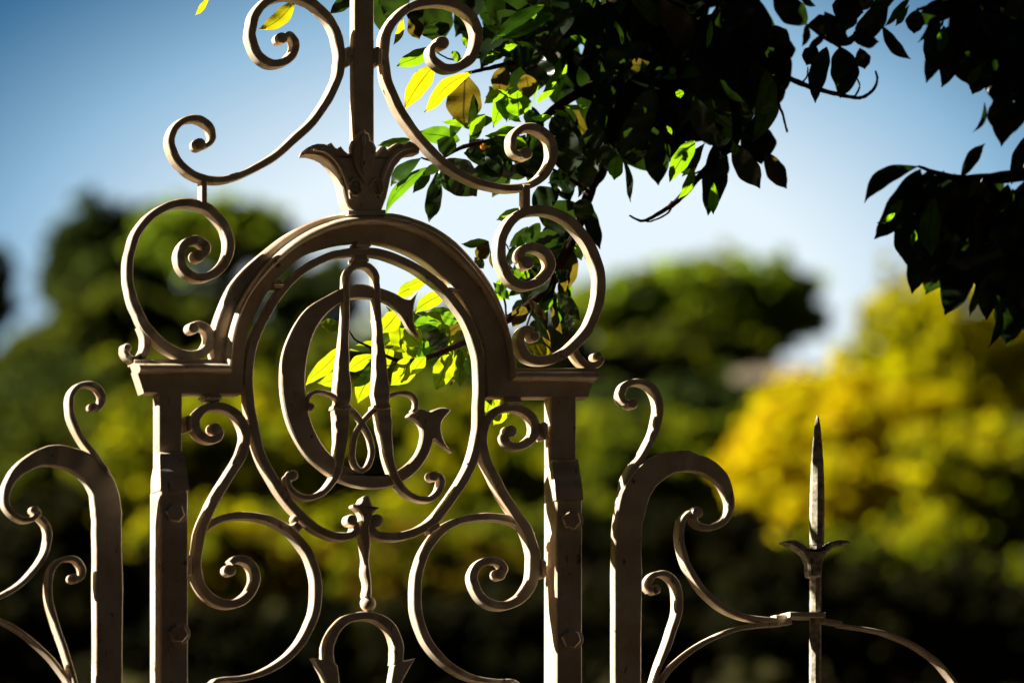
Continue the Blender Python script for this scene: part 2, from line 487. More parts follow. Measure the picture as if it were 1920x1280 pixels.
scroll('side_loop', [(985, 491, 12), (977, 483, 14), (981, 470, 16), (994, 463, 17), (1012, 465, 18), (1028, 477, 18), (1034, 496, 18), (1026, 515, 18), (1007, 530, 18), (982, 535, 18), (960, 523, 18), (946, 500, 18), (940, 473, 18), (943, 446, 18), (954, 422, 18), (972, 404, 18), (999, 394, 18), (1033, 396, 18), (1063, 409, 18), (1091, 435, 19), (1112, 469, 19), (1125, 507, 19), (1127, 545, 19), (1119, 583, 19), (1104, 617, 19), (1079, 646, 19), (1050, 667, 19), (1018, 675, 18), (992, 669, 18), (979, 650, 17), (977, 630, 16), (987, 617, 15), (1001, 619, 12)],
       18, [(990, 492, 13), (1004, 630, 10)])
scroll('foot_curl', [(1077, 650, 12), (1084, 666, 13), (1096, 680, 14), (1113, 685, 13), (1126, 680, 11), (1129, 670, 10)], 13, [(1123, 667, 8)], y0=.004)

# arch frame: three lofted mouldings turning into the cornices
def resamp(pts, n, ns=4):
    pts = [p[:2] for p in catmull([(a, b, 1) for a, b in pts], ns)] if len(pts) > 2 else list(pts)
    d = [0]
    for a, b in zip(pts, pts[1:]): d.append(d[-1] + math.hypot(b[0] - a[0], b[1] - a[1]))
    out = []
    for k in range(n + 1):
        s = d[-1] * k / n; i = 0
        while i < len(d) - 2 and d[i + 1] < s: i += 1
        t = (s - d[i]) / (d[i + 1] - d[i] or 1)
        out.append((pts[i][0] + (pts[i + 1][0] - pts[i][0]) * t, pts[i][1] + (pts[i + 1][1] - pts[i][1]) * t))
    return out
def line3(l, arch, r, na=60):
    a = resamp([l, arch[0]], 6)
    b = resamp(arch, na)
    c = resamp([arch[-1], r], 6)
    return a[:-1] + b + c[1:]
O = line3((252, 673), [(404, 673), (401, 650), (404, 618), (418, 575), (439, 531), (470, 495), (506, 464), (540, 438), (581, 416), (620, 404), (657, 399), (687, 397), (720, 399), (747, 401), (790, 414), (823, 430), (855, 453), (883, 482), (908, 512), (929, 546), (944, 580), (954, 612), (962, 645), (969, 690)], (1117, 689))
R0 = line3((252, 682), [(420, 682), (422, 655), (425, 630), (435, 595), (450, 560), (478, 518), (512, 480), (546, 452), (583, 430), (625, 414), (657, 408), (687, 406), (720, 408), (750, 412), (790, 426), (823, 444), (855, 470), (877, 494), (900, 525), (921, 557), (937, 592), (948, 622), (956, 655), (963, 697)], (1120, 697))
B = line3((258, 700), [(431, 700), (431, 668), (436, 638), (444, 606), (456, 574), (476, 541), (512, 500), (552, 466), (586, 447), (627, 431), (655, 425), (684, 422), (720, 424), (750, 430), (793, 446), (823, 466), (850, 489), (878, 517), (898, 541), (919, 575), (935, 605), (945, 632), (952, 662), (956, 715)], (1112, 716))
I = line3((270, 737), [(453, 739), (456, 706), (458, 680), (464, 636), (475, 600), (493, 562), (527, 515), (554, 490), (583, 473), (630, 459), (655, 455), (684, 453), (720, 456), (762, 470), (795, 488), (823, 511), (848, 536), (868, 561), (884, 590), (897, 618), (906, 647), (911, 676), (913, 744)], (1102, 746))
def arclen_pair(A, C): return [(a, c) for a, c in zip(A, C)]
def loft(name, A, C, prof, parent=gate):
    """prof: list of (t, y) - t from line A (0) to line C (1), y depth in metres; closed section"""
    v = []; f = []
    K = len(prof); N = len(A)
    for a, c in zip(A, C):
        for t, y in prof:
            x, z = a[0] + (c[0] - a[0]) * t, a[1] + (c[1] - a[1]) * t
            p = P(x, z, 0.0); p.y = y
            v.append(p)
    for i in range(N - 1):
        for k in range(K):
            f.append((i * K + k, i * K + (k + 1) % K, (i + 1) * K + (k + 1) % K, (i + 1) * K + k))
    f.append(tuple(range(K))); f.append(tuple((N - 1) * K + k for k in range(K)))
    return link(name, v, f, PT, parent, 38)
loft('arch_face', B, I, [(-.15, .004), (0, -.002), (.05, 0), (.94, 0), (1, .003), (1, .045), (-.15, .045)])
rp = [(-.1, .035), (-.1, -.004)] + [(.5 - .5 * math.cos(math.pi * k / 10), -.004 - .026 * math.sin(math.pi * k / 10)) for k in range(11)] + [(1.0, .010), (.9, .035)]
loft('roll_moulding', R0, B, rp)
loft('top_flange', O, R0, [(0, .003), (.25, -.0015), (1.06, -.0015), (1.06, .050), (0, .050)])

# posts
def post_box(mb, x0, y0p, x1, y1p, yf, yb, bev=.004):
    mb.poly([(x0, y0p), (x1, y0p), (x1, y1p), (x0, y1p)], yf, yb - yf, bev)
def ground_px(x, Y):
    lo = 1280.0
    hi = 1280.0
    while P(x, hi, Y).z > 0 and hi < 6000: hi += 5
    return hi
def hexbolt(name, cx, cy, r, yf, parent):
    mb = MB()
    pts = []
    for k in range(6):
        a = math.radians(60 * k + 12)
        pts.append((cx + r * math.cos(a), cy + r * math.sin(a)))
    mb.poly(pts, yf - .013, .014, .003)
    mb.poly([(cx + r * 1.18 * math.cos(2 * math.pi * k / 20), cy + r * 1.18 * math.sin(2 * math.pi * k / 20)) for k in range(20)], yf - .0025, .004, .001)
    return mb.build(name, PT, parent, 30)
def post(x0, x1, x0b, x1b, ytop, ystrap, ylow, side, bolts):
    mb = MB()
    gy = ground_px(x0b, .03)
    post_box(mb, x0, ytop, x1, ystrap + 40, 0.001, .045)
    p = mb.build('post', PT, gate, 32)
    # lower heavy plate from the strap down
    mb = MB()
    yb = -.036
    post_box(mb, x0b, ylow, x1b, gy, yb, .046)
    pl = mb.build('post', PT, gate, 32, label='thick lower part of the gate post')
    # strap bending forward over the post
    mb = MB()
    prof = [(0, .000), (3, -.010), (10, -.016), (22, -.019), (34, -.030), (44, -.040), (56, -.043), (ylow - ystrap, -.043)]
    v = []; f = []
    N = len(prof)
    tt = [0, .08, .2, .35, .55, .7, .85, 1.0]
    for i, (d, y) in enumerate(prof):
        t = tt[i]
        xa = x0 + (x0b - x0) * t + (3 if i < 2 else 2) * (1 - t); xb = x1 + (x1b - x1) * t + 2
        for xx, yy in ((xa, y), (xb, y), (xb, .030), (xa, .030)):
            q_ = P(xx, ystrap + d, min(y, 0)); q_.y = yy; v.append(q_)
    for i in range(N - 1):
        for k in range(4):
            f.append((i * 4 + k, i * 4 + (k + 1) % 4, (i + 1) * 4 + (k + 1) % 4, (i + 1) * 4 + k))
    f += [(0, 1, 2, 3), tuple((N - 1) * 4 + k for k in range(4))]
    mb.add(v, f)
    st = mb.build('strap', PT, pl, 28)
    st.parent = pl
    for b in bolts: hexbolt('bolt', b[0], b[1], b[2], yb, pl)
post(297, 342, 301, 353, 734, 847, 918, -1, [(330, 961, 18), (336, 1187, 18)])
post(1032, 1081, 1043, 1092, 744, 861, 937, 1, [(1073, 974, 18), (1073, 1197, 18)])
# centre mast with acanthus finial
mb = MB(); post_box(mb, 663, -420, 702, 300, .0005, .031); mb.build('mast', PT, gate, 32)
def finial():
    mb = MB()
    out = [(571, 290), (577, 279), (586, 272), (597, 269), (610, 270), (616, 273), (622, 267), (629, 276), (634, 279), (640, 274), (647, 283), (653, 288), (660, 287), (664, 290), (680, 296), (700, 290), (706, 291), (711, 285), (722, 272), (728, 282), (735, 275), (748, 266), (757, 270), (769, 264), (780, 270), (788, 278), (786, 288), (769, 290), (753, 298), (741, 313), (733, 333), (729, 352), (725, 370), (719, 386), (715, 396), (660, 397), (652, 386), (646, 371), (642, 350), (636, 331), (624, 312), (612, 300), (600, 294), (585, 290)]
    mb.poly(out, -.014, .05, .003)
    # raised middle leaf
    mb.poly([(661, 292), (660, 275), (664, 262), (669, 262), (672, 250), (678, 246), (682, 240), (687, 246), (694, 250), (696, 262), (701, 264), (707, 276), (706, 292), (699, 318), (684, 345), (668, 318)], -.024, .03, .006)
    mb.poly([(679, 262), (682, 250), (686, 262), (685, 330), (680, 330)], -.030, .02, .002)
    # side leaf ribs
    mb.bar([(588, 281, 3), (612, 284, 7), (636, 305, 8), (652, 340, 8), (658, 372, 5)], -.020, .02, 6)
    mb.bar([(776, 277, 3), (752, 281, 7), (730, 302, 8), (716, 338, 8), (712, 372, 5)], -.020, .02, 6)
    for cx in (667, 708):
        ringp = [(cx + 11 * math.cos(a), 350 + 15 * math.sin(a), 5) for a in [math.radians(20 * k) for k in range(19)]]
        mb.bar(ringp, -.022, .012, 5, n=2)
    o = mb.build('acanthus_finial', PT, gate, 40)
    for cx in (667, 708):
        m2 = MB()
        m2.poly([(cx - 1, 337), (cx + 5, 344), (cx + 6, 354), (cx + 2, 362), (cx - 4, 361), (cx - 7, 352), (cx - 6, 343)], -.0165, .004, .001)
        h = m2.build('eyelet', M['iron'], o, 30)
    m2 = MB(); m2.box(652, 393, 724, 404, -.018, .055); m2.build('collar', PT, gate)
finial()
# collars
def collar(x0, y0p, x1, y1p, y0=-.004, depth=.042, ridge=True, horiz=True):
    mb = MB()
    mb.box(x0, y0p, x1, y1p, y0, depth, .005)
    if ridge:
        if horiz: 
            m = (y0p + y1p) / 2; mb.box(x0 - 2.5, m - 3, x1 + 2.5, m + 3, y0 - .003, depth + .006, .003)
        else:
            m = (x0 + x1) / 2; mb.box(m - 3, y0p - 2.5, m + 3, y1p + 2.5, y0 - .003, depth + .006, .003)
    mb.build('collar', PT, gate, 32)
collar(648, 90, 664, 119, horiz=False)
collar(701, 90, 718, 120, horiz=False)
collar(386, 737, 414, 751); collar(350, 781, 362, 806, horiz=False)
collar(952, 745, 979, 760); collar(1015, 793, 1029, 821, horiz=False)
collar(514, 524, 530, 540); collar(846, 533, 862, 549)
collar(352, 1042, 362, 1076, horiz=False); collar(1014, 1051, 1026, 1080, horiz=False)
collar(670, 450, 694, 467); collar(667, 480, 690, 494)

# oval ring with curled ends
scroll('oval_ring', [(661, 977, 11), (668, 983, 13), (668, 995, 15), (658, 1003, 16), (640, 1005, 17), (618, 1001, 17), (588, 985, 17), (550, 949, 17), (518, 904, 17), (490, 849, 17), (476, 790, 17), (469, 745, 17), (468, 697, 16), (475, 650, 16), (497, 598, 15), (527, 549, 15), (566, 509, 15), (611, 483, 16), (645, 474, 16), (680, 471, 17), (712, 474, 17), (750, 486, 16), (793, 509, 16), (829, 537, 16), (862, 576, 16), (886, 619, 16), (899, 667, 16), (903, 712, 16), (902, 757, 17), (901, 799, 17), (893, 845, 18), (876, 890, 18), (854, 925, 18), (827, 962, 18), (805, 983, 18), (779, 997, 18), (747, 1005, 18), (718, 1004, 17), (702, 997, 15), (699, 984, 13), (704, 976, 11)],
       17, [(661, 974, 11), (708, 975, 12)], depth=.036)
# monogram letters
C_out = [(784, 544), (773, 557), (762, 561), (742, 550), (719, 541), (695, 535), (672, 532), (644, 539), (617, 553), (582, 574), (559, 602), (541, 637), (531, 671), (528, 710), (531, 749), (541, 792), (559, 830), (582, 862), (613, 888), (644, 905), (676, 914), (707, 916), (734, 912), (758, 902), (781, 885), (801, 859), (811, 835), (815, 822), (828, 834), (850, 848), (838, 834), (829, 812), (830, 789), (846, 768), (828, 763), (812, 768), (806, 771), (790, 765), (773, 772), (765, 781), (781, 789), (791, 804), (791, 823), (783, 847), (766, 868), (742, 884), (711, 890), (680, 886), (644, 870), (613, 843), (590, 804), (577, 761), (573, 714), (577, 671), (588, 628), (606, 597), (629, 575), (652, 563), (676, 559), (703, 561), (727, 568), (744, 581), (758, 600), (770, 620), (787, 633), (779, 612), (776, 593), (777, 573)]
mb = MB(); mb.poly(C_out, .004, .024, .003, smooth_n=3); mb.build('letter_c', PT, gate, 40)
def letterA():
    mb = MB()
    mb.bar([(651, 600, 11), (651, 560, 10), (651, 535, 10), (653, 515, 11), (663, 501, 11), (680, 496, 12), (696, 501, 11), (706, 516, 11), (708, 535, 10), (709, 560, 11), (710, 600, 12)], -.006, .034, 10)
    mb.bar([(651, 596, 11), (649, 616, 12), (647, 655, 16), (645, 690, 22), (645, 720, 28), (645, 742, 29), (644, 756, 25), (642, 768, 27), (643, 785, 27), (643, 800, 25), (641, 830, 21), (638, 858, 17), (636, 876, 15), (628, 897, 13), (613, 917, 12), (595, 929, 11), (574, 932, 11), (555, 925, 11), (544, 912, 11), (541, 898, 11), (547, 889, 9)], -.0068, .0345, 12)
    mb.bar([(710, 596, 12), (712, 616, 12), (714, 655, 16), (716, 692, 22), (717, 725, 28), (717, 742, 29), (718, 756, 26), (720, 768, 27), (722, 785, 26), (724, 804, 24), (728, 835, 18), (733, 866, 15), (742, 893, 14), (758, 917, 12), (781, 932, 11), (807, 935, 11), (823, 923, 11), (830, 906, 11), (827, 892, 10), (818, 888, 9)], -.0075, .0355, 12)
    mb.knob(551, 890, 10, -.009, .036); mb.knob(814, 892, 10, -.009, .036)
    for cx, cy in ((644, 745), (718, 745)):   # baluster bead
        mb.bar([(cx - 15, cy + 17, 7), (cx, cy + 19, 8), (cx + 13, cy + 17, 7)], -.013, .045, 7, n=3)
    mb.bar([(656, 762, 9), (672, 780, 9), (687, 803, 9), (697, 827, 9), (699, 851, 9), (692, 873, 9), (680, 881, 9), (668, 873, 9), (663, 851, 9), (666, 823, 9), (676, 800, 9), (691, 780, 9), (707, 763, 9)], -.001, .022, 9)
    mb.bar([(636, 750, 8), (624, 740, 8), (605, 734, 8), (589, 736, 8), (579, 746, 8), (578, 758, 8)], -.001, .024, 8)
    mb.knob(584, 762, 8, -.003, .028)
    mb.bar([(728, 744, 8), (742, 738, 8), (760, 736, 8), (775, 741, 8), (782, 752, 8), (781, 765, 8), (775, 772, 8)], -.001, .024, 8)
    mb.build('letter_a', PT, gate, 40)
letterA()
# trefoil and wavy stem
mb = MB()
mb.poly([(688, 928), (693, 930), (696, 938), (699, 947), (706, 950), (712, 950), (707, 957), (700, 962), (698, 972), (694, 989), (696, 1020), (693, 1052), (697, 1086), (697, 1118), (684, 1118), (687, 1096), (682, 1074), (684, 1049), (680, 1020), (677, 1000), (679, 972), (673, 958), (663, 950), (664, 945), (672, 943), (676, 940), (679, 934)], -.002, .036, .004, smooth_n=3)
mb.build('trefoil_stem', PT, gate, 40)
def ball(name, x, y, r, Y, parent, squash=1.0, mat=None):
    c = P(x, y, Y); R = r * PX
    bm = bmesh.new(); bmesh.ops.create_uvsphere(bm, u_segments=24, v_segments=14, radius=R)
    for v in bm.verts: v.co.z *= squash; v.co += c
    vs_ = [v.co.copy() for v in bm.verts]; fs = [tuple(v.index for v in f.verts) for f in bm.faces]
    bm.free()
    return fix_normals(link(name, vs_, fs, mat or PT, parent, 180))
ball('ball', 690, 1131, 15, .014, gate)
ball('ball', 551, 975, 9, .010, gate)
ball('ball', 810, 990, 9, .010, gate)
mb = MB(); mb.poly([(547, 984), (556, 975), (570, 988), (561, 998)], -.004, .04, .004); mb.build('collar', PT, gate)
mb = MB(); mb.poly([(802, 990), (823, 977), (828, 988), (808, 1001)], -.004, .04, .004); mb.build('collar', PT, gate)
# urn shaped base ornament
scroll('urn_handle', [(619, 1243, 19), (617, 1225, 18), (620, 1204, 17), (631, 1181, 16), (651, 1161, 16), (685, 1153, 16), (716, 1160, 17), (737, 1179, 18), (747, 1205, 19), (748, 1228, 19), (746, 1246, 19)], 17)
mb = MB()
mb.poly([(587, 1232), (606, 1236), (622, 1236), (634, 1247), (640, 1300), (660, 1420), (643, 1420), (615, 1290), (604, 1262)], .003, .03, .003)
mb.poly([(779, 1233), (762, 1237), (748, 1237), (737, 1247), (728, 1300), (708, 1420), (724, 1420), (748, 1290), (763, 1262)], .003, .03, .003)
mb.poly([(636, 1415), (732, 1415), (720, 1450), (648, 1450)], .004, .03, .003)
mb.build('urn_body', PT, gate, 32)
# lower S scrolls
scroll('lower_scroll', [(407, 800, 10), (415, 810, 14), (407, 822, 16), (391, 823, 17), (376, 814, 18), (368, 798, 18), (371, 779, 18), (388, 764, 18), (412, 761, 18), (437, 770, 18), (455, 790, 19), (462, 818, 19), (456, 849, 20), (438, 881, 20), (415, 917, 20), (395, 954, 20), (380, 990, 20), (373, 1026, 19), (370, 1062, 19), (375, 1090, 20), (391, 1115, 20), (417, 1130, 20), (444, 1130, 20), (466, 1116, 20), (479, 1093, 20), (478, 1067, 19), (465, 1051, 18), (447, 1047, 16), (434, 1055, 13)],
       19, [(405, 803, 11), (433, 1068, 11)])
scroll('lower_scroll', [(378, 1000, 12), (392, 985, 17), (408, 975, 18), (436, 967, 18), (471, 966, 18), (507, 973, 18), (539, 989, 19), (566, 1016, 19), (584, 1044, 19), (594, 1076, 20), (597, 1112, 20), (591, 1152, 20), (575, 1189, 19), (552, 1221, 18), (521, 1246, 17), (486, 1263, 15), (449, 1271, 13), (420, 1273, 13), (405, 1278, 14), (392, 1300, 15), (384, 1340, 15)],
       18, y0=.006)
scroll('lower_scroll', [(960, 808, 10), (950, 815, 14), (951, 827, 15), (967, 836, 17), (988, 831, 18), (1003, 814, 18), (1004, 792, 18), (989, 772, 18), (963, 763, 18), (937, 768, 18), (917, 785, 18), (908, 807, 19), (906, 833, 20), (913, 860, 20), (929, 895, 20), (950, 934, 21), (971, 965, 21), (989, 993, 22), (1001, 1027, 23), (1004, 1057, 25), (998, 1092, 23), (980, 1119, 21), (950, 1134, 20), (919, 1130, 19), (898, 1109, 18), (889, 1083, 17), (897, 1061, 17), (917, 1050, 16), (937, 1052, 15), (947, 1065, 14), (943, 1077, 12)],
       19, [(959, 808, 12), (939, 1076, 11)])
scroll('lower_scroll', [(1000, 1003, 12), (985, 987, 17), (959, 973, 18), (928, 968, 18), (893, 969, 18), (858, 977, 18), (828, 995, 19), (804, 1026, 19), (789, 1061, 19), (783, 1100, 20), (784, 1140, 20), (793, 1178, 19), (812, 1213, 18), (837, 1240, 17), (867, 1261, 16), (902, 1273, 14), (937, 1277, 13), (960, 1277, 13), (973, 1286, 14), (982, 1320, 14)],
       18, y0=.006)
# low rails of the gate, out of the picture, that carry the scrolls
for yy in (1440, 2600):
    mb = MB(); mb.box(342, yy, 1046, yy + 44, .002, .036); mb.build('rail', PT, gate)
for x in (430, 560, 690, 820, 950):
    mb = MB(); mb.box(x - 9, 1484, x + 9, 2600, .008, .022); mb.build('bar', PT, gate)

# ------------------------------------------------------------------ side railings
rl = empty('iron_railing', P(204, ground_px(204, 0), 0), 'dark curled railing post with scrolls left of the gate', 'railing', 'railings beside the gate')
rr = empty('iron_railing', P(1178, ground_px(1178, 0), 0), 'curled cream railing post with a spear topped bar right of the gate', 'railing', 'railings beside the gate')
gyl = ground_px(204, 0)
scroll('crook_post', [(205, gyl, 50), (205, 1600, 50), (205, 1149, 50), (204, 1000, 50), (203, 958, 50), (197, 920, 49), (178, 885, 47), (148, 864, 44), (114, 854, 41), (84, 855, 35), (55, 868, 27), (30, 888, 20), (15, 915, 15), (12, 940, 12), (25, 962, 11), (45, 973, 11), (62, 972, 10), (73, 962, 10), (71, 954, 9)], 50, [(68, 955, 8)], depth=.03, parent=rl)
scroll('top_curl', [(212, 905, 6), (200, 880, 9), (186, 861, 11), (164, 834, 12), (146, 806, 12), (135, 775, 12), (134, 746, 12), (145, 726, 12), (165, 719, 12), (184, 725, 12), (194, 741, 12), (192, 757, 11), (183, 766, 10)], 12, [(178, 762, 8)], y0=.003, parent=rl)
scroll('hook_scroll', [(70, 962, 10), (84, 976, 11), (92, 990, 12), (93, 1008, 12), (87, 1035, 12), (68, 1066, 12), (38, 1096, 12), (4, 1116, 12), (-40, 1132, 12)], 12, y0=.005, parent=rl)
scroll('low_curl', [(150, 1320, 12), (138, 1264, 11), (124, 1219, 11), (108, 1172, 12), (96, 1130, 12), (94, 1092, 12), (101, 1064, 12), (117, 1049, 12), (140, 1046, 12), (155, 1060, 12), (156, 1078, 11), (147, 1087, 10)], 12, [(141, 1083, 9)], y0=.004, parent=rl)
scroll('low_arc', [(-30, 1150, 8), (14, 1167, 8), (50, 1190, 8), (84, 1219, 8), (112, 1250, 8), (134, 1285, 8), (160, 1340, 8)], 8, y0=.012, parent=rl)
gyr = ground_px(1178, 0)
scroll('crook_post', [(1178, gyr, 50), (1178, 1600, 50), (1178, 1149, 50), (1179, 1008, 50), (1184, 961, 51), (1196, 921, 51), (1217, 891, 49), (1246, 871, 45), (1278, 864, 39), (1297, 865, 36), (1327, 874, 30), (1352, 893, 25), (1367, 921, 18), (1371, 950, 12), (1362, 973, 12), (1342, 986, 12), (1321, 987, 11), (1305, 978, 11), (1302, 966, 10)], 50, [(1309, 960, 11)], depth=.03, parent=rr)
scroll('top_curl', [(1168, 925, 5), (1176, 900, 10), (1186, 880, 12), (1204, 858, 13), (1219, 832, 13), (1232, 802, 14), (1238, 769, 14), (1234, 741, 14), (1218, 721, 13), (1194, 715, 13), (1174, 723, 13), (1167, 741, 12), (1175, 756, 11)], 13, [(1188, 756, 10)], y0=.003, parent=rr)
scroll('hook_scroll', [(1309, 957, 11), (1296, 960, 12), (1284, 972, 13), (1278, 992, 13), (1280, 1022, 13), (1290, 1055, 13), (1308, 1088, 13), (1331, 1116, 13), (1358, 1138, 13), (1391, 1153, 13), (1428, 1160, 13), (1475, 1163, 12)], 13, y0=.005, parent=rr)
scroll('low_curl', [(1215, 1330, 8), (1232, 1266, 10), (1248, 1224, 13), (1262, 1186, 15), (1274, 1144, 16), (1274, 1111, 16), (1264, 1085, 15), (1245, 1074, 14), (1226, 1079, 13), (1217, 1095, 13), (1224, 1108, 11)], 14, [(1232, 1104, 9)], y0=.004, parent=rr)
scroll('low_arc', [(1470, 1168, 11), (1428, 1171, 11), (1385, 1178, 11), (1344, 1193, 11), (1303, 1216, 11), (1270, 1243, 10), (1247, 1270, 9), (1225, 1320, 9)], 11, y0=.007, parent=rr)
scroll('low_arc', [(1578, 1171, 7), (1633, 1179, 7), (1676, 1190, 8), (1718, 1209, 8), (1752, 1232, 8), (1778, 1258, 8), (1800, 1292, 8), (1816, 1340, 8)], 8, y0=.012, parent=rr)
scroll('cross_band', [(1456, 1163, 22), (1484, 1160, 20)], 20, y0=-.002, depth=.03, parent=rr, n=2)
scroll('cross_band', [(1482, 1151, 10), (1548, 1152, 10)], 10, y0=-.020, depth=.07, parent=rr, n=2)
scroll('cross_band', [(1544, 1162, 9), (1580, 1168, 9)], 9, y0=.006, depth=.03, parent=rr, n=2)
# spear bar
def spear():
    prof = [(778, 1), (786, 3.5), (800, 6), (830, 9), (870, 12), (920, 14), (960, 14.5), (1000, 14.3), (1022, 13.5)]
    mb = MB()
    def turned(prof, cx, n=8, Y=.012):
        v = []; f = []
        for (yy, r) in prof:
            xx = cx(yy); rnd = random.Random(int(yy))
            c = P(xx, yy, Y); R = r * PX
            for k in range(n):
                a = 2 * math.pi * (k + .5) / n
                v.append(c + Vector((R * math.cos(a), R * math.sin(a), 0)) * (1 + rnd.uniform(-.02, .02)))
        for i in range(len(prof) - 1):
            for k in range(n): f.append((i * n + k, i * n + (k + 1) % n, (i + 1) * n + (k + 1) % n, (i + 1) * n + k))
        f.append(tuple(range(n))); f.append(tuple((len(prof) - 1) * n + k for k in range(n)))
        mb.add(v, f)
    fine = []
    for (a, b) in zip(prof, prof[1:]):
        for k in range(4): fine.append((a[0] + (b[0] - a[0]) * k / 4, a[1] + (b[1] - a[1]) * k / 4))
    fine.append(prof[-1])
    turned(fine, lambda y: 1533 - (y - 778) * .006)
    mb.build('spear_head', M['iron'], rr, 25)
    mb = MB()
    turned([(1010, 12)] + [(1040 + 24 * k, 11.5) for k in range(12)] + [(ground_px(1528, .012), 11.5)], lambda y: 1531 - min(90, y - 1010) * .028)
    mb.build('spear_bar', M['iron'], rr, 25)
    mb = MB()
    mb.poly([(1468, 1015), (1478, 1012), (1492, 1011), (1508, 1018), (1520, 1028), (1532, 1031), (1545, 1027), (1556, 1017), (1572, 1012), (1588, 1012), (1597, 1017), (1584, 1021), (1566, 1025), (1552, 1036), (1543, 1055), (1540, 1080), (1519, 1080), (1517, 1056), (1508, 1040), (1492, 1027), (1478, 1020)], -.006, .034, .004, smooth_n=2)
    mb.build('crossguard_leaf', M['iron'], rr, 40)
spear()
# bottom rails of both railings (below the picture)
for ry in (2500, 1500):
    mb = MB(); mb.box(-500, ry, 182, ry + 36, .004, .03); mb.build('rail', PT, rl)
for ry in (2500, 1500):
    mb = MB(); mb.box(1202, ry, 2300, ry + 36, .004, .03); mb.build('rail', PT, rr)

# ------------------------------------------------------------------ leaves of the magnolia
LV = {}
def leaf(kind, spray, bx, by, tx, ty, w, Y=.35, k=None, bend=0.0, sag=0.0, rnd=random, hole=False):
    """kind: material, k: how much the blade is turned out of the picture plane"""
    key = (spray, kind)
    L = LV.setdefault(key, ([], [], []))
    if k is None: k = rnd.choice((-1, 1)) * rnd.uniform(.3, 1.1)
    dx, dy = tx - bx, ty - by
    ln = math.hypot(dx, dy) or 1
    w = w * 1.12
    nx, ny = -dy / ln, dx / ln
    if nx < 0: nx, ny = -nx, -ny       # s > 0 is to the right
    hook = rnd.uniform(-.16, .16)
    NT, NS = 16, (-1, -.55, 0, .55, 1)
    n0 = len(L[0])
    tz = rnd.uniform(-.35, .35)
    fold = rnd.uniform(.10, .30)
    wav = rnd.uniform(0, 6)
    peak = rnd.uniform(.42, .6)
    for i in range(NT + 1):
        t = i / NT
        cxp = bx + dx * t + nx * bend * ln * math.sin(math.pi * t)
        cyp = by + dy * t + ny * bend * ln * math.sin(math.pi * t)
        if t > .7:
            q_ = ((t - .7) / .3) ** 2 * hook * ln * .5
            cxp += nx * q_; cyp += ny * q_
        u = t ** (math.log(.5) / math.log(peak))
        h = w / 2 * (max(0.0, math.sin(math.pi * u)) ** .80) if t < .999 else 0.0
        if t > .86: h = min(h, w / 2 * (.50 - (t - .86) / .14 * .46) * (.55 + .45 * (1 - (t - .86) / .14)))
        h = max(h, .6)
        h *= 1 + .045 * math.sin(i * 1.1 + wav)
        for s in NS:
            yy = Y + (k * s * h + tz * (t - .5) * ln) * PX + abs(s) * h * PX * fold * (1 if k > 0 else -1) + .25 * w * PX * sag * math.sin(math.pi * t)
            yy += .06 * w * PX * math.sin(i * 1.0 + s * 2 + wav)
            L[0].append(P(cxp + nx * h * s, cyp + ny * h * s, yy))
            L[2].append(((s + 1) / 2, t))
    for i in range(NT):
        for j in range(4):
            a = n0 + i * 5 + j
            L[1].append((a, a + 1, a + 6, a + 5))
LIT = 'lit_spray'; MID = 'mid'; LOW = 'low'; RIGHT = 'right'; TOPR = 'topright'
R_ = random.Random(7)
def ll(kind, spray, rows, Y0, Y1, ksign=0):
    for r in rows:
        k = None
        if ksign: k = ksign * R_.uniform(.5, 1.2)
        if len(r) > 5 and r[5] is not None: k = r[5]
        bend = r[6] if len(r) > 6 else R_.uniform(-.07, .07)
        leaf(kind, spray, r[0], r[1], r[2], r[3], r[4], R_.uniform(Y0, Y1), k, bend, rnd=R_)
# upper left lit leaves (behind the gate)
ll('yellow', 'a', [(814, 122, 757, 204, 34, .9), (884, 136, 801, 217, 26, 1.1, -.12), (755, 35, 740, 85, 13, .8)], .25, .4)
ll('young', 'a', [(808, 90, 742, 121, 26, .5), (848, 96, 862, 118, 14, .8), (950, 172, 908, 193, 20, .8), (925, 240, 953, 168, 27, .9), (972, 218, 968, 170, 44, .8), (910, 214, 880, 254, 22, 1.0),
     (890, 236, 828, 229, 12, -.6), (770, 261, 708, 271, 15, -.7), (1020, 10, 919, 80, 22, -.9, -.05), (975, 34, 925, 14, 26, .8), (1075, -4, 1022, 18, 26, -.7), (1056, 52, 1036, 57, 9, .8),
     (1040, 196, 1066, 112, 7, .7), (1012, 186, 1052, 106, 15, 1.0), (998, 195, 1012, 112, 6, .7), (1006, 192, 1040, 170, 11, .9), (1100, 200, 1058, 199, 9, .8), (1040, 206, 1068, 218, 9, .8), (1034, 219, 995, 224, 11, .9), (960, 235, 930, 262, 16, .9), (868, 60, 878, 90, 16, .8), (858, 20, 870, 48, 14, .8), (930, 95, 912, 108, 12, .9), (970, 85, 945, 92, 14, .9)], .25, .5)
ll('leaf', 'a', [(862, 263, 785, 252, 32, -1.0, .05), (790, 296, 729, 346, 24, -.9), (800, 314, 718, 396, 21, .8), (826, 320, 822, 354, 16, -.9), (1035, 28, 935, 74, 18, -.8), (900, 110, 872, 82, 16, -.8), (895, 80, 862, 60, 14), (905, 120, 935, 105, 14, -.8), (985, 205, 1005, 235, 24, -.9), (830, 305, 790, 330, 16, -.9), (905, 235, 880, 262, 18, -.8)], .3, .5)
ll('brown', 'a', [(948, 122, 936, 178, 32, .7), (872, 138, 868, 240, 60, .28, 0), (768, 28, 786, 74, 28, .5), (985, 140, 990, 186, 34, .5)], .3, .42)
ll('yellow', 'a', [(394, -8, 368, 30, 10, .8)], .3, .35)
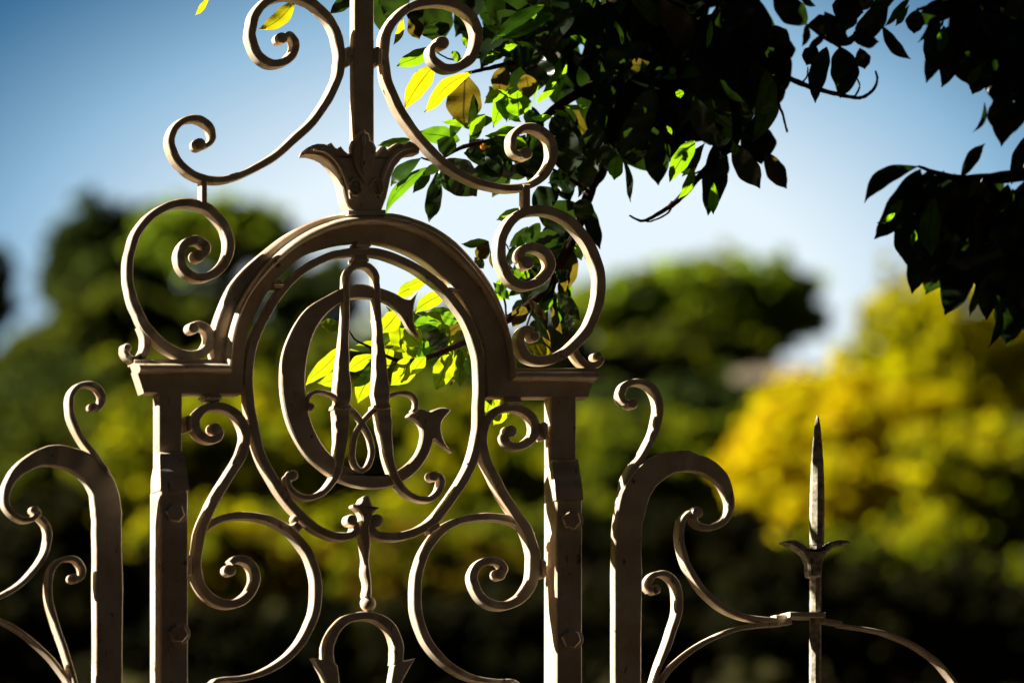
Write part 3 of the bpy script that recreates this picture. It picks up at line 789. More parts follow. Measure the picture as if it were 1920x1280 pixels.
ll('deep', 'a', [(735, -60, 712, 66, 42), (826, 80, 800, -14, 66, .2), (800, 60, 850, 0, 44, .2), (792, 5, 765, 40, 30), (808, 316, 772, 360, 18), (822, 315, 806, 418, 28, -.4), (832, 300, 898, 364, 62, -.2), (855, 280, 820, 262, 34), (925, 262, 933, 325, 31), (905, 260, 908, 315, 24), (1005, 2, 888, 8, 22), (880, 262, 905, 285, 30),
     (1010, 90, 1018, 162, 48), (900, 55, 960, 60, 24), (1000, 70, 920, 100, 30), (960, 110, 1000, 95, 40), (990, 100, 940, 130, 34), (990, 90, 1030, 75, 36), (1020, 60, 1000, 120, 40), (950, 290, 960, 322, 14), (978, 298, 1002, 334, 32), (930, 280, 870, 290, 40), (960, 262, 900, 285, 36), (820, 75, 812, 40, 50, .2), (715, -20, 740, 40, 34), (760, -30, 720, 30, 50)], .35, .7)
# lower spray seen through the oval
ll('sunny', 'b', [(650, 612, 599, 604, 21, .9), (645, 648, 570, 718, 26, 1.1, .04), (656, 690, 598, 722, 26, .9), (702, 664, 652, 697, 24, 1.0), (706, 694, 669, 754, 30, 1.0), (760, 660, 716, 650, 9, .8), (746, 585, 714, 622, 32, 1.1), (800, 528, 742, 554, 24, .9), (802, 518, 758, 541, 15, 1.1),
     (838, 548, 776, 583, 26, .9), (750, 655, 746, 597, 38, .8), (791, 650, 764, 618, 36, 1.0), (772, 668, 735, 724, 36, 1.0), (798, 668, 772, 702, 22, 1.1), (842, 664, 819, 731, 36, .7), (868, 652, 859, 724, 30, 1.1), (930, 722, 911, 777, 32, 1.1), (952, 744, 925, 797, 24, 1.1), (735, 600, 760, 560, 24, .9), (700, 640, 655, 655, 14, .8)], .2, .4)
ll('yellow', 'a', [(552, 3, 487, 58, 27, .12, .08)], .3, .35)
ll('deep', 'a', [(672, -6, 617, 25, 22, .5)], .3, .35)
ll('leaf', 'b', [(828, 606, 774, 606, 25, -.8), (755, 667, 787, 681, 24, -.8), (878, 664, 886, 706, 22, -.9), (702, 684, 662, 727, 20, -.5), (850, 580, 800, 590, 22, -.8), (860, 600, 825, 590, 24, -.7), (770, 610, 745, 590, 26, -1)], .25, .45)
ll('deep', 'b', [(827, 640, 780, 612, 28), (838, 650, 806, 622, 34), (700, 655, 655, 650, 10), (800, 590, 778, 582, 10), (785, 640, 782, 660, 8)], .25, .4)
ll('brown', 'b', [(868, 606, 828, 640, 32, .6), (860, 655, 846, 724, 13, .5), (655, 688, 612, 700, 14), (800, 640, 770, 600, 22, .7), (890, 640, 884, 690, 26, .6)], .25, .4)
# sprays behind the right side loops
ll('deep', 'c', [(1060, 220, 1075, 332, 52), (1035, 322, 1072, 376, 40), (998, 388, 1048, 358, 42), (975, 390, 932, 414, 16), (1130, 240, 1090, 372, 38), (1150, 240, 1108, 362, 30), (1165, 290, 1177, 380, 12, None, .1), (1104, 376, 1127, 467, 26), (1100, 373, 1085, 414, 36),
     (1012, 418, 975, 472, 26), (990, 425, 955, 464, 18), (1077, 430, 1091, 488, 28), (1040, 508, 1069, 522, 24), (1048, 528, 1072, 560, 19), (1035, 543, 1060, 612, 28), (1045, 548, 1085, 602, 26), (1062, 588, 1074, 624, 15), (1000, 560, 960, 592, 30), (1055, 400, 1030, 440, 40), (1050, 440, 1000, 460, 34), (1020, 480, 990, 520, 34), (1010, 500, 1030, 545, 26),
     (965, 460, 950, 500, 18), (990, 240, 1030, 290, 40), (1040, 260, 1000, 330, 44), (1090, 330, 1040, 350, 40), (1080, 380, 1040, 420, 44), (950, 490, 960, 520, 16), (1030, 540, 990, 560, 22), (915, 452, 866, 461, 15), (890, 482, 906, 504, 17), (1000, 585, 1030, 642, 12), (1060, 230, 1030, 250, 40), (1000, 600, 1006, 625, 16), (1010, 520, 1050, 512, 24)], .3, .6)
ll('brown', 'c', [(1062, 414, 1014, 457, 36, .4), (916, 452, 896, 489, 25, .5), (925, 460, 922, 502, 13, .5), (985, 575, 960, 612, 26, .5), (1035, 574, 1052, 626, 13, .6), (1018, 598, 1030, 652, 12, .5), (1435, 284, 1473, 355, 33, .25), (990, 560, 1030, 600, 14)], .3, .5)
ll('young', 'c', [(978, 398, 940, 408, 9, .8), (1080, 424, 1064, 491, 24, .7), (975, 440, 968, 490, 12, .8), (940, 520, 926, 541, 9, .9), (985, 655, 1038, 664, 20, .8), (1005, 470, 1020, 495, 26, 1), (985, 500, 988, 525, 16, 1), (1055, 300, 1052, 350, 6, .8), (1065, 320, 1064, 352, 6, .8), (1020, 300, 1012, 315, 12, .9), (960, 548, 928, 556, 16, .6)], .3, .45)
ll('yellow', 'c', [(985, 650, 1036, 668, 20, .9), (1010, 480, 998, 460, 18, .9)], .3, .4)
ll('leaf', 'c', [(952, 524, 930, 557, 19, -.7), (925, 530, 955, 562, 16, -.8), (1000, 425, 985, 460, 16, -.8)], .3, .5)
# hanging fringe in the middle
ll('deep', 'd', [(1226, 238, 1231, 348, 46), (1190, 238, 1184, 309, 60), (1140, 268, 1147, 328, 32), (1322, 268, 1284, 334, 24), (1342, 266, 1325, 404, 42, None, .05), (1352, 268, 1350, 352, 28), (1372, 262, 1428, 352, 40), (1408, 226, 1428, 308, 62), (1448, 60, 1460, 190, 44), (1450, 140, 1462, 198, 34), (1470, 150, 1455, 120, 22),
     (1512, 46, 1450, -24, 46, .1), (1512, 48, 1560, 48, 36), (1512, 46, 1506, 88, 13, None, .08), (1548, 64, 1514, 92, 13), (1530, 86, 1510, 122, 30), (1550, 88, 1526, 193, 32), (1576, 88, 1582, 184, 48), (1546, 22, 1578, 92, 36), (1668, -8, 1602, 78, 40), (1600, 76, 1648, 80, 24), (1612, 90, 1622, 130, 27), (1654, 48, 1704, 114, 22, None, -.06), (1590, 70, 1560, 66, 28),
     (1560, 10, 1620, 20, 50), (1580, -20, 1640, 10, 50), (1475, 55, 1445, 90, 40), (1462, 66, 1475, 120, 40), (1600, 60, 1625, 76, 30), (1440, 100, 1480, 128, 30), (1468, 80, 1440, 50, 30), (1270, 250, 1262, 300, 40), (1300, 240, 1360, 260, 40)], .25, .7)
ll('young', 'd', [(1302, 262, 1253, 340, 30, .8), (1302, 314, 1276, 374, 17, .9), (1462, 203, 1424, 210, 18, .8), (1160, 288, 1152, 338, 26, .8), (1338, 342, 1335, 402, 18, .8), (1378, 268, 1376, 292, 16, .8), (1334, 36, 1326, 92, 10, .8), (1266, 128, 1256, 138, 12, .8), (1272, 168, 1275, 184, 14, .9), (1250, 236, 1260, 252, 7, .9), (1185, 285, 1205, 288, 8, 1)], .12, .3)
ll('leaf', 'd', [(1602, 8, 1588, 58, 28, -.5), (1706, -4, 1662, 52, 14, .5), (1500, -10, 1528, 14, 12, .5), (1650, -10, 1635, 30, 18, .5)], .3, .5)
# right hand sprays
ll('deep', 'e', [(1722, 312, 1616, 373, 30, .3, -.12), (1726, 317, 1640, 449, 50), (1702, 398, 1686, 480, 25), (1800, 338, 1843, 267, 22), (1748, 428, 1708, 550, 46), (1760, 450, 1740, 553, 50), (1802, 470, 1780, 592, 58), (1832, 518, 1814, 592, 14, None, .1), (1850, 510, 1848, 600, 32), (1868, 555, 1857, 652, 15, None, .12), (1892, 500, 1888, 650, 64), (1924, 255, 1899, 347, 24),
     (1720, 18, 1714, 64, 32), (1762, 6, 1724, 82, 13), (1762, 38, 1733, 109, 24), (1786, 76, 1770, 165, 32), (1802, 104, 1812, 158, 32), (1850, 110, 1820, 176, 40), (1846, 192, 1826, 249, 9, None, .14), (1872, 186, 1866, 245, 28), (1918, 175, 1896, 253, 28), (1740, 320, 1750, 420, 60), (1790, 325, 1770, 450, 60), (1840, 335, 1830, 460, 60), (1890, 345, 1880, 480, 60), (1930, 330, 1910, 450, 50), (1770, 320, 1700, 420, 50), (1700, 400, 1720, 510, 50), (1780, 440, 1750, 530, 50), (1860, 450, 1850, 560, 60), (1920, 450, 1915, 620, 50), (1935, 500, 1925, 640, 40)], .3, .8)
ll('leaf', 'e', [(1692, 375, 1665, 410, 18, .6), (1705, 10, 1680, 50, 12, .8), (1770, 48, 1762, 100, 20, .6), (1845, 120, 1815, 160, 18, .6), (1715, 430, 1708, 460, 12, .8)], .15, .3)
ll('young', 'e', [(1678, 400, 1645, 420, 10, .9), (1770, 38, 1764, 52, 5, 1)], .15, .25)
# dense crown: random hanging leaves in and above the picture
def inside(poly, x, y):
    c = False; j = len(poly) - 1
    for i in range(len(poly)):
        xi, yi = poly[i]; xj, yj = poly[j]
        if (yi > y) != (yj > y) and x < (xj - xi) * (y - yi) / (yj - yi + 1e-9) + xi: c = not c
        j = i
    return c
def fill(poly, n, spray, Y0, Y1, kinds=('deep',), wts=None, lmin=95, lmax=150, seed=3, down=.9, grow=1.0):
    r = random.Random(seed)
    xs = [p[0] for p in poly]; ys = [p[1] for p in poly]
    c = 0
    while c < n:
        x, y = r.uniform(min(xs), max(xs)), r.uniform(min(ys), max(ys))
        if not inside(poly, x, y): continue
        a = math.pi / 2 + r.gauss(0, down)
        L = r.uniform(lmin, lmax) * grow
        tx, ty = x + L * math.cos(a), y + L * math.sin(a)
        if not (inside(poly, tx, ty) or inside(poly, tx, ty - L * .25)): 
            if r.random() < .93: continue
        leaf(r.choices(kinds, wts)[0], spray, x, y, tx, ty, r.uniform(.26, .38) * L, r.uniform(Y0, Y1), None, r.uniform(-.1, .1), rnd=r)
        c += 1
fill([(722, 575), (860, 560), (892, 640), (865, 690), (765, 692), (722, 645)], 16, 'b', .3, .5, ('sunny', 'leaf', 'brown'), (.7, .2, .1), 55, 80, seed=31)
fill([(840, 160), (1010, 150), (1020, 300), (900, 300), (830, 250)], 16, 'a', .35, .55, ('young', 'leaf', 'deep'), (.5, .25, .25), 55, 85, seed=32)
fill([(1000, 380), (1092, 370), (1092, 480), (1060, 540), (1075, 600), (1010, 605), (955, 560), (950, 500)], 20, 'c', .35, .6, ('deep', 'leaf', 'brown'), (.7, .2, .1), 60, 95, seed=33)
fill([(850, 265), (1030, 240), (1045, 325), (930, 322), (880, 345)], 14, 'a', .4, .65, ('deep', 'leaf'), (.8, .2), 65, 95, seed=34)
K2 = ('deep', 'leaf', 'brown'); W2 = (.86, .10, .04)
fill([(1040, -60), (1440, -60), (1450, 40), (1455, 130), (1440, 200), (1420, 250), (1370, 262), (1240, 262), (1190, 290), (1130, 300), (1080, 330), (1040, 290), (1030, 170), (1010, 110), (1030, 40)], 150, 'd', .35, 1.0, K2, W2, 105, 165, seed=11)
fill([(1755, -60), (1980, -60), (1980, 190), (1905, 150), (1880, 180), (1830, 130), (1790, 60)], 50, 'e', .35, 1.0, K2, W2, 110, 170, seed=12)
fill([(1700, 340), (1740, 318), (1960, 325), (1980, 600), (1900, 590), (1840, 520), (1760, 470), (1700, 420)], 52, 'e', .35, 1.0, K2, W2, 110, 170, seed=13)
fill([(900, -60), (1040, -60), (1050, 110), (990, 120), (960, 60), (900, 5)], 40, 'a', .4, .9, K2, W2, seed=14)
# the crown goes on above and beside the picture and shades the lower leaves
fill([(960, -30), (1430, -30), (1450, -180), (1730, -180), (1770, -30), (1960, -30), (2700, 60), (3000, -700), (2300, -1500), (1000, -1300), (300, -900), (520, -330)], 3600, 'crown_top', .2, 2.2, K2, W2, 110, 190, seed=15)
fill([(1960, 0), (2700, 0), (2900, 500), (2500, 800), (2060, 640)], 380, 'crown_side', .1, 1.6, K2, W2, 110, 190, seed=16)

tree_base = P(2750, ground_px(2750, 1.5), 1.5); tree_base.z = 0
mag = empty('magnolia_tree', tree_base, 'broad leaved evergreen tree with glossy leaves hanging behind the gate top', 'tree')
for (spray, kind), (v, f, uv) in LV.items():
    o = link('foliage', v, f, M[kind], mag, 180)
    ul = o.data.uv_layers.new(name='leaf')
    idx = np.empty(len(o.data.loops), dtype=np.int32); o.data.loops.foreach_get('vertex_index', idx)
    ul.data.foreach_set('uv', np.array(uv, dtype=np.float32)[idx].ravel())
def limb(name, pts, r0, r1, mat=None, n=8, wob=.35):
    """pts: (px, py, Y)"""
    arr = catmull([(a, b, c) for a, b, c in pts], 6)
    rnd = random.Random(int(pts[0][0]) + int(pts[-1][1]))
    w = []
    for a, b, c in arr: w.append(P(a + rnd.uniform(-wob, wob), b + rnd.uniform(-wob, wob), c))
    m = len(w)
    mb = MB(); mb.tube(w, [(r0 + (r1 - r0) * i / (m - 1)) * (1 + rnd.uniform(-.08, .14)) for i in range(m)], n)
    return mb.build(name, mat or M['twig'], mag, 60)
gp = ground_px(2750, 1.5)
limb('trunk', [(2750, gp, 1.5), (2745, 2000, 1.5), (2700, 1100, 1.5), (2640, 400, 1.45), (2560, -200, 1.4), (2450, -700, 1.3), (2300, -1100, 1.2)], .17, .05, M['bark'], 14, 2)
limb('branch', [(2600, 60, 1.42), (2300, -40, 1.1), (1950, -80, .8), (1600, -60, .7), (1300, -40, .65), (1120, 30, .6), (1040, 62, .55), (930, 62, .5), (862, 58, .45)], .045, .008, M['bark'])
limb('branch', [(2560, -200, 1.4), (2200, -420, 1.1), (1800, -430, .9), (1400, -360, .8), (1050, -260, .6), (800, -160, .5), (640, -60, .4), (560, -12, .35)], .045, .006, M['bark'])
limb('branch', [(2640, 400, 1.45), (2350, 330, 1.1), (2080, 300, .8), (1900, 330, .6), (1800, 335, .5), (1722, 312, .42)], .04, .003, M['bark'])
limb('branch', [(1400, -50, .65), (1370, 120, .6), (1382, 250, .45), (1350, 292, .4), (1312, 330, .38), (1270, 376, .36), (1240, 397, .35), (1206, 414, .35), (1180, 404, .35)], .016, .0022)
limb('branch', [(1260, 378, .36), (1253, 399, .35), (1220, 415, .35), (1206, 412, .35)], .003, .0018)
limb('branch', [(1250, 262, .4), (1256, 300, .38), (1275, 320, .37), (1297, 327, .37), (1318, 318, .38)], .0028, .0022)
limb('branch', [(1380, 60, .6), (1430, 118, .45), (1455, 134, .4), (1482, 148, .38), (1510, 160, .36), (1550, 172, .36), (1590, 181, .36), (1615, 183, .36), (1636, 170, .36), (1645, 150, .36), (1641, 133, .36)], .010, .0026)
limb('branch', [(1603, 181, .36), (1612, 160, .36), (1602, 140, .37)], .0028, .0022)
limb('branch', [(1500, 157, .37), (1512, 146, .37), (1515, 125, .37)], .0028, .0018)
limb('branch', [(1462, 130, .4), (1460, 190, .4), (1468, 216, .4), (1476, 248, .4)], .004, .0028)
limb('branch', [(1700, -60, .7), (1668, -5, .5), (1600, 72, .4), (1560, 78, .38), (1512, 46, .36)], .018, .002)
limb('branch', [(1190, 10, .6), (1160, 150, .55), (1140, 280, .5), (1105, 362, .45), (1085, 425, .42), (1052, 490, .4), (1005, 560, .38), (950, 600, .36), (905, 623, .34), (870, 641, .32), (845, 652, .31), (812, 666, .3), (785, 675, .3), (750, 676, .3), (722, 666, .3), (692, 650, .3), (667, 637, .3), (655, 620, .3)], .016, .0016)
limb('branch', [(748, 676, .3), (735, 684, .3), (718, 686, .3)], .0022, .0014)
limb('branch', [(1180, 120, .55), (1060, 190, .45), (1000, 235, .42), (930, 262, .4), (870, 275, .38), (820, 300, .36), (790, 296, .35)], .012, .002)
limb('branch', [(1040, 62, .55), (1010, 105, .5), (960, 118, .42), (900, 132, .38), (872, 138, .36)], .010, .003)
limb('branch', [(900, 100, .45), (860, 112, .4), (835, 108, .38), (808, 90, .35)], .003, .0018)
limb('branch', [(1105, 362, .45), (1060, 330, .42), (1000, 300, .4)], .006, .002)
limb('branch', [(1040, 515, .4), (1035, 548, .4), (1000, 580, .4), (985, 620, .38)], .005, .002)
limb('branch', [(950, 600, .36), (945, 560, .36), (930, 545, .36)], .003, .0018)
limb('branch', [(930, 440, .4), (945, 452, .4), (955, 470, .4)], .0022, .0016)
limb('branch', [(2080, 300, .8), (1960, 60, .7), (1850, 0, .6), (1760, 10, .5), (1720, 18, .45)], .02, .003, M['bark'])
# magnolia fruit
fr = ball('fruit', 906, 275, 6, .36, mag, 1.2, plain_mat('orange_fruit', (.75, .25, .03), .5, .2, 40))

# ------------------------------------------------------------------ background trees on the hill
def bg_tree(name, label, cat, mat, lobes, D, trunk_px, seed, leafpx=21, dens=1.0, group='trees on the hillside', mat2=None):
    """lobes: (px, py, rx, ry) in picture pixels at distance D -> real ellipsoids; leaves as small bent quads in clumps"""
    r = np.random.default_rng(seed)
    s = D * 36 / LENS / 1920
    cx = sum(l[0] for l in lobes) / len(lobes)
    low = PD(trunk_px[0], trunk_px[1], D)
    base = Vector((low.x, low.y, 0)); base.z = terrain_h(base.x, base.y)
    root = empty(name, base, label, cat, group)
    V = []; F = []; MI = []
    for (lx, ly, rx, ry) in lobes:
        c = np.array(PD(lx, ly, D + r.uniform(-.3, .3) * rx * s))
        RX, RZ = rx * s, ry * s
        nclump = int(190 * dens * (rx * ry / 9000) ** .6 + 25)
        d = r.normal(size=(nclump, 3)); d /= np.linalg.norm(d, axis=1)[:, None]
        f1 = r.normal(size=(4, 3)) * 2.6; f2 = r.uniform(0, 6, 4)
        lump = 1 + .16 * np.sin(d @ f1.T + f2).sum(1)
        rad = r.uniform(.25, 1.25, nclump) ** .5 * lump
        out_ = r.random(nclump) < .07
        rad = np.where(out_, rad * 1.25, rad)
        cc = c + d * rad[:, None] * np.array([RX, RX, RZ]) * .86
        for q_ in range(nclump):
            cr = r.uniform(.06, .19) * min(RX, RZ * 1.3)
            nl = int(26 * dens)
            p = r.normal(size=(nl, 3)); p /= np.linalg.norm(p, axis=1)[:, None]
            p = cc[q_] + p * (r.uniform(.3, 1, nl) ** .6)[:, None] * cr * np.array([1.2, 1.2, .8])
            L = leafpx * s * r.uniform(.6, 1.3, nl) * .5
            a = r.normal(size=(nl, 3)); a /= np.linalg.norm(a, axis=1)[:, None]
            b = np.cross(a, r.normal(size=(nl, 3))); b /= np.linalg.norm(b, axis=1)[:, None]
            a = a * L[:, None]; b = b * L[:, None] * .6
            V.append(np.stack([p - a, p + b, p + a, p - b], 1).reshape(-1, 3))
            MI.append(np.full(nl, int(r.random() < .38), dtype=np.int32))
    V = np.concatenate(V)
    n = len(V) // 4
    me = bpy.data.meshes.new('crown')
    me.vertices.add(len(V)); me.vertices.foreach_set('co', V.astype(np.float32).ravel())
    me.loops.add(len(V)); me.loops.foreach_set('vertex_index', np.arange(len(V), dtype=np.int32))
    me.polygons.add(n); me.polygons.foreach_set('loop_start', np.arange(0, 4 * n, 4, dtype=np.int32))
    me.update(calc_edges=True)
    me.materials.append(mat)
    if mat2 is None: mat2 = MAT2.get(mat.name)
    if mat2 is not None:
        me.materials.append(mat2)
        me.polygons.foreach_set('material_index', np.concatenate(MI))
    o = bpy.data.objects.new('crown', me); COL.objects.link(o)
    o.parent = root; o.matrix_parent_inverse = Matrix.Translation(-base)
    # trunk with limbs into every lobe
    mb = MB()
    top = PD(cx, min(l[1] for l in lobes) + 25, D)
    h = max(.5, top.z - base.z)
    R0_ = max(.09, min(.4, h * .022))
    rr_ = random.Random(seed)
    b0 = base - Vector((0, 0, .3))
    mid = b0.lerp(Vector((low.x, low.y, low.z)), .9) if low.z > base.z + .4 else b0 + Vector((0, 0, h * .35))
    pts = [b0, b0.lerp(mid, .5) + Vector((rr_.uniform(-.2, .2), 0, 0)), mid, mid.lerp(top, .5), mid.lerp(top, .85)]
    mb.tube(pts, [R0_ * 1.3, R0_, R0_ * .8, R0_ * .5, R0_ * .2], 10)
    for (lx, ly, rx, ry) in lobes:
        for j in range(3):
            e = PD(lx + rr_.uniform(-.5, .5) * rx, ly + rr_.uniform(-.4, .4) * ry, D + rr_.uniform(-.4, .4) * rx * s)
            mb.tube([mid, mid.lerp(e, .5) + Vector((0, 0, -.05 * h)), e], [R0_ * .5, R0_ * .3, R0_ * .08], 6)
    mb.build('trunk', M['bark'], root, 60)
    return root
T = bg_tree
MAT2 = {M['gold'].name: M['limegold'], M['limegold'].name: M['lime'], M['lime'].name: M['olive'], M['olive'].name: M['wood'], M['pine'].name: M['olive'], M['russet'].name: M['olive']}
T('holm_oak', 'small dark blurred treetop at the far left edge of the photo', 'tree', M['oak'], [(-22, 520, 48, 52), (-40, 600, 60, 60)], 250, (-20, 640), 21)
T('holm_oak', 'dark rounded treetop against the sky left of the flat topped pine', 'tree', M['oak'], [(195, 448, 82, 66), (285, 455, 60, 52), (110, 500, 40, 74), (300, 535, 60, 44), (150, 560, 70, 70), (225, 520, 80, 60)], 235, (170, 660), 22)
T('stone_pine', 'flat topped umbrella pine rising behind the left side loop', 'tree', M['pine'], [(340, 422, 80, 52), (440, 418, 90, 52), (512, 445, 62, 48), (400, 470, 120, 40)], 225, (440, 560), 23)
T('holm_oak', 'dark blue green treetop behind the upper left of the arch', 'tree', M['oak'], [(540, 560, 70, 40), (620, 530, 60, 48), (590, 600, 90, 45)], 240, (600, 690), 24)
T('holm_oak', 'dark blue green treetops in the gap between left side loop and arch', 'tree', M['oak'], [(330, 590, 90, 45), (420, 575, 60, 40), (470, 640, 90, 50)], 255, (400, 700), 50)
T('olive_tree', 'olive green tree below the dark rounded treetop at left', 'tree', M['wood'], [(150, 640, 120, 70), (250, 600, 90, 60), (60, 665, 80, 60), (330, 640, 80, 50)], 200, (170, 780), 25)
T('holm_oak', 'deep green bushy tree at the left edge level with the gate cornice', 'tree', M['oak'], [(40, 760, 110, 80), (170, 740, 80, 60), (-20, 850, 90, 90)], 165, (50, 900), 26)
T('olive_tree', 'lime tinted tree behind the left gate post', 'tree', M['lime'], [(330, 850, 140, 95), (240, 920, 100, 90), (430, 900, 120, 95), (330, 980, 120, 60)], 120, (330, 1060), 27)
T('olive_tree', 'muted green tree filling the gap left of the oval ring', 'tree', M['olive'], [(330, 730, 120, 60), (450, 700, 90, 70), (240, 700, 70, 50)], 170, (340, 850), 28)
T('olive_tree', 'bright olive green tree seen through the monogram letters', 'tree', M['lime'], [(600, 830, 140, 95), (730, 860, 130, 95), (560, 930, 130, 75), (700, 950, 110, 60), (500, 820, 90, 80)], 125, (640, 1040), 29)
T('olive_tree', 'green tree behind the crown of the letter A', 'tree', M['olive'], [(640, 690, 120, 75), (760, 650, 90, 75), (850, 640, 90, 65), (720, 740, 120, 60)], 190, (700, 800), 30)
T('olive_tree', 'broad olive green tree joining the greens left of the left gate post', 'tree', M['wood'], [(120, 850, 120, 80), (220, 800, 100, 70), (60, 920, 120, 70)], 140, (140, 1000), 51)
T('olive_tree', 'dull olive green tree filling in below the oval ring', 'tree', M['olive'], [(480, 770, 110, 70), (800, 800, 120, 80), (640, 780, 110, 60), (930, 800, 90, 60)], 150, (650, 930), 52)
T('olive_tree', 'dull green tree between the right crook post and the golden tree', 'tree', M['olive'], [(1230, 830, 120, 70), (1340, 850, 80, 70), (1120, 840, 100, 70), (1370, 950, 80, 60)], 135, (1240, 960), 53)
T('holm_oak', 'dark green tree behind the right flank of the oval ring', 'tree', M['oak'], [(860, 750, 80, 60), (930, 700, 90, 70)], 175, (890, 860), 31)
T('olive_tree', 'yellow green tree behind the right gate post bolts', 'tree', M['lime'], [(900, 890, 120, 85), (1000, 850, 110, 80), (830, 965, 120, 60), (980, 930, 110, 70), (860, 820, 90, 60)], 118, (900, 1050), 32)
T('stone_pine', 'large domed pine crown against the sky right of the gate', 'tree', M['pine'], [(1190, 555, 95, 50), (1325, 535, 115, 68), (1430, 555, 95, 70), (1290, 600, 150, 55), (1478, 592, 66, 46), (1110, 585, 80, 50), (1410, 638, 110, 36), (1518, 600, 34, 34)], 245, (1380, 700), 33)
T('olive_tree', 'bright green rounded tree below the domed pine', 'tree', M['olive'], [(1255, 655, 95, 55), (1180, 700, 110, 65), (1330, 700, 90, 45), (1370, 652, 60, 24), (1420, 755, 90, 34)], 190, (1230, 790), 34)
T('holm_oak', 'dark tree right of the right railing curl below the pine', 'tree', M['oak'], [(1300, 790, 110, 60), (1390, 770, 70, 50), (1140, 790, 90, 60), (1230, 760, 80, 50)], 165, (1300, 900), 35)
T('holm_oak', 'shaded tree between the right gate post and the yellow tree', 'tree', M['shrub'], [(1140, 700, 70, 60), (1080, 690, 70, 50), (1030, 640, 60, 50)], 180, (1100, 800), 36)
T('autumn_tree', 'golden yellow autumn tree glowing behind the spear', 'tree', M['gold'], [(1480, 800, 115, 85), (1590, 755, 110, 80), (1550, 880, 150, 95), (1440, 880, 85, 85), (1690, 820, 110, 100), (1530, 970, 130, 70), (1660, 940, 110, 90)], 100, (1570, 1090), 37, dens=.75)
T('autumn_tree', 'tall yellow green tree at the right edge of the photo', 'tree', M['limegold'], [(1700, 605, 90, 85), (1790, 585, 120, 95), (1720, 700, 120, 100), (1850, 700, 130, 120), (1910, 620, 100, 100), (1650, 700, 80, 70), (1800, 800, 120, 90), (1700, 790, 100, 90)], 112, (1790, 900), 38, dens=.7)
T('olive_tree', 'green tree at the right edge below the tall yellow green one', 'tree', M['lime'], [(1790, 900, 110, 90), (1880, 960, 90, 120), (1760, 1010, 110, 70), (1900, 850, 90, 80)], 92, (1830, 1160), 39)
SH = 'dark shrubs at the foot of the hill'
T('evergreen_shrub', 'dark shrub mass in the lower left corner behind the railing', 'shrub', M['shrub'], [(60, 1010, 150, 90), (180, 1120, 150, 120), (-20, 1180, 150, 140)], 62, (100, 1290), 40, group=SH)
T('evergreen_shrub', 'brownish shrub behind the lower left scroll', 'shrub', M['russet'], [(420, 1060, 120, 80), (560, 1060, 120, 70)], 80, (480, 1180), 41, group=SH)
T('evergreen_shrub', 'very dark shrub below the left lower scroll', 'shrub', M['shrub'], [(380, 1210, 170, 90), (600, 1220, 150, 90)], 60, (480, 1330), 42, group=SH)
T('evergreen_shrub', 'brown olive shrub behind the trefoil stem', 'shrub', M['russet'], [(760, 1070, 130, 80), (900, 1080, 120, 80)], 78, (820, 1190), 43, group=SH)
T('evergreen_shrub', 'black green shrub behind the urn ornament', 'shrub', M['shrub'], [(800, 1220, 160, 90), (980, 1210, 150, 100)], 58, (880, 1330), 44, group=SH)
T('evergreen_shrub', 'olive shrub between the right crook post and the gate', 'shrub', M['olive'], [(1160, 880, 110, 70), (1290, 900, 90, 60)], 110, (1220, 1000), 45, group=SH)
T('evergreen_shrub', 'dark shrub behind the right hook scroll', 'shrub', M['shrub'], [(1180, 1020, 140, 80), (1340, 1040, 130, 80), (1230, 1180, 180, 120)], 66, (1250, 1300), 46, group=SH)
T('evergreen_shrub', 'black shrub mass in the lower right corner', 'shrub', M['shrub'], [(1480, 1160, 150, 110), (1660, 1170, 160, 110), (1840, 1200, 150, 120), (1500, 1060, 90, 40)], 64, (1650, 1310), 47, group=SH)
T('evergreen_shrub', 'olive shrub fading into shade below the golden tree', 'shrub', M['olive'], [(1560, 1050, 110, 50), (1700, 1080, 120, 60), (1830, 1100, 100, 60)], 82, (1690, 1180), 61, group=SH)
T('evergreen_shrub', 'mid green shrub behind the middle of the lower left scroll', 'shrub', M['lime'], [(330, 1010, 110, 60), (480, 1000, 110, 60), (640, 1010, 110, 55)], 96, (470, 1100), 62, group=SH)
T('evergreen_shrub', 'mid green shrub behind the lower right scroll', 'shrub', M['olive'], [(800, 1020, 110, 50), (930, 1020, 100, 60), (1060, 990, 90, 60)], 94, (930, 1100), 63, group=SH)
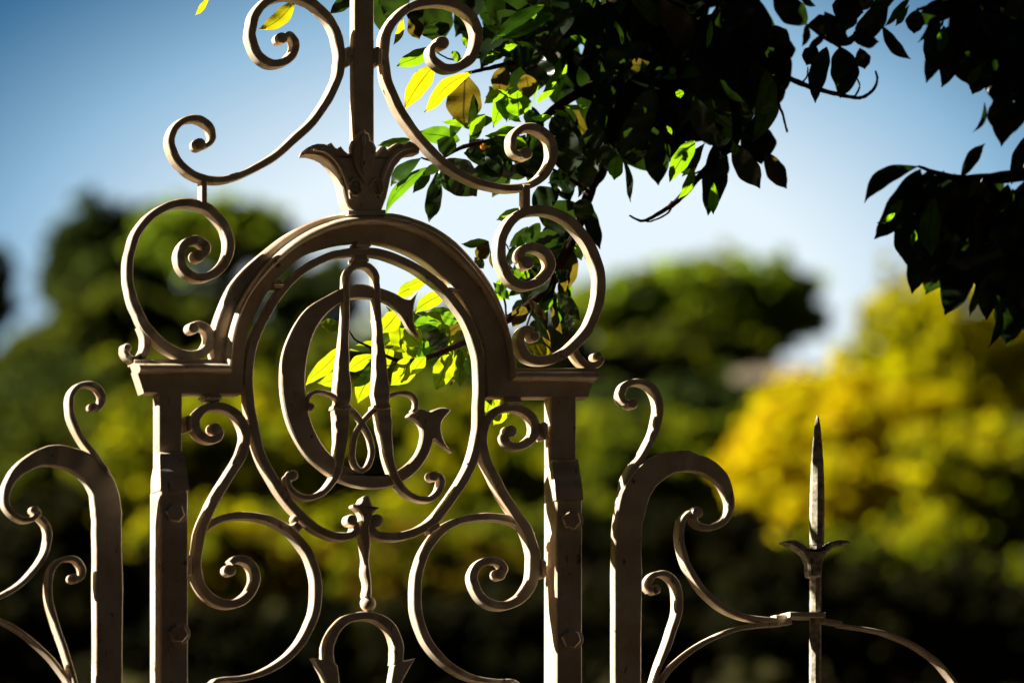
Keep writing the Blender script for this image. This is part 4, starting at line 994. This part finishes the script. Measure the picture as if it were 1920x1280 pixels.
# pale garden wall under the pine, running towards the viewer so that its face takes the sun
w0 = PD(1372, 716, 161)
wdir = Vector((.6, -.8, 0)); wn = Vector((.8, .6, 0))
ztop = PD(1440, 686, 160).z
mb = MB()
for i in range(9):
    q0, q1 = w0 + wdir * (.28 * i), w0 + wdir * (.28 * (i + 1))
    vs_ = []
    for q_ in (q0, q1):
        for dy in (0, .35):
            for z in (w0.z + .02, ztop + .03 * (i % 3)): vs_.append(Vector((q_.x + wn.x * dy, q_.y + wn.y * dy, z)))
    mb.add(vs_, [(0, 1, 3, 2), (4, 6, 7, 5), (0, 4, 5, 1), (2, 3, 7, 6), (1, 5, 7, 3), (0, 2, 6, 4)])
wl = mb.build('garden_wall', M['wallstone'], None, 30)
tag(wl, 'pale stone garden wall on the hill below the domed pine', 'wall')

# the wooded crest of the hill, one mass of crowns
r = np.random.default_rng(77)
V = []
spots_ = [(-150 + 2250 * i / 59 + r.uniform(-12, 12), None, r.uniform(262, 300)) for i in range(60)]
for side_ in (-1, 1):      # the wood goes on down the slope to both sides of the view
    for i in range(70):
        t_ = r.uniform(0, 1)
        spots_.append(((-110 - 1500 * r.uniform(0, 1)) if side_ < 0 else (2060 + 1500 * r.uniform(0, 1)), 480 + 560 * t_, 250 - 165 * t_))
for (px_, py_, D_) in spots_:
    big_ = 1.0 if py_ is None else 2.1
    if py_ is None: py_ = 735 + r.uniform(-14, 16) + (12 if 1480 < px_ < 1640 else 0)
    s_ = D_ * 36 / LENS / 1920 * big_
    c = np.array(PD(px_, py_, D_))
    n_ = 1300
    p = r.normal(size=(n_, 3)); p /= np.linalg.norm(p, axis=1)[:, None]
    p = c + p * (r.uniform(.2, 1, n_) ** .5)[:, None] * np.array([46, 46, 44]) * s_
    a = r.normal(size=(n_, 3)); a /= np.linalg.norm(a, axis=1)[:, None]
    b = np.cross(a, r.normal(size=(n_, 3))); b /= np.linalg.norm(b, axis=1)[:, None]
    L = (9 * s_ * r.uniform(.6, 1.3, n_))[:, None]
    V.append(np.stack([p - a * L, p + b * L * .6, p + a * L, p - b * L * .6], 1).reshape(-1, 3))
V = np.concatenate(V); n_ = len(V) // 4
wd = link('hilltop_woodland', V, [(4 * i, 4 * i + 1, 4 * i + 2, 4 * i + 3) for i in range(n_)], M['wood'])
tag(wd, 'dark blurred woodland along the crest of the hill behind the trees', 'woodland', kind='stuff')
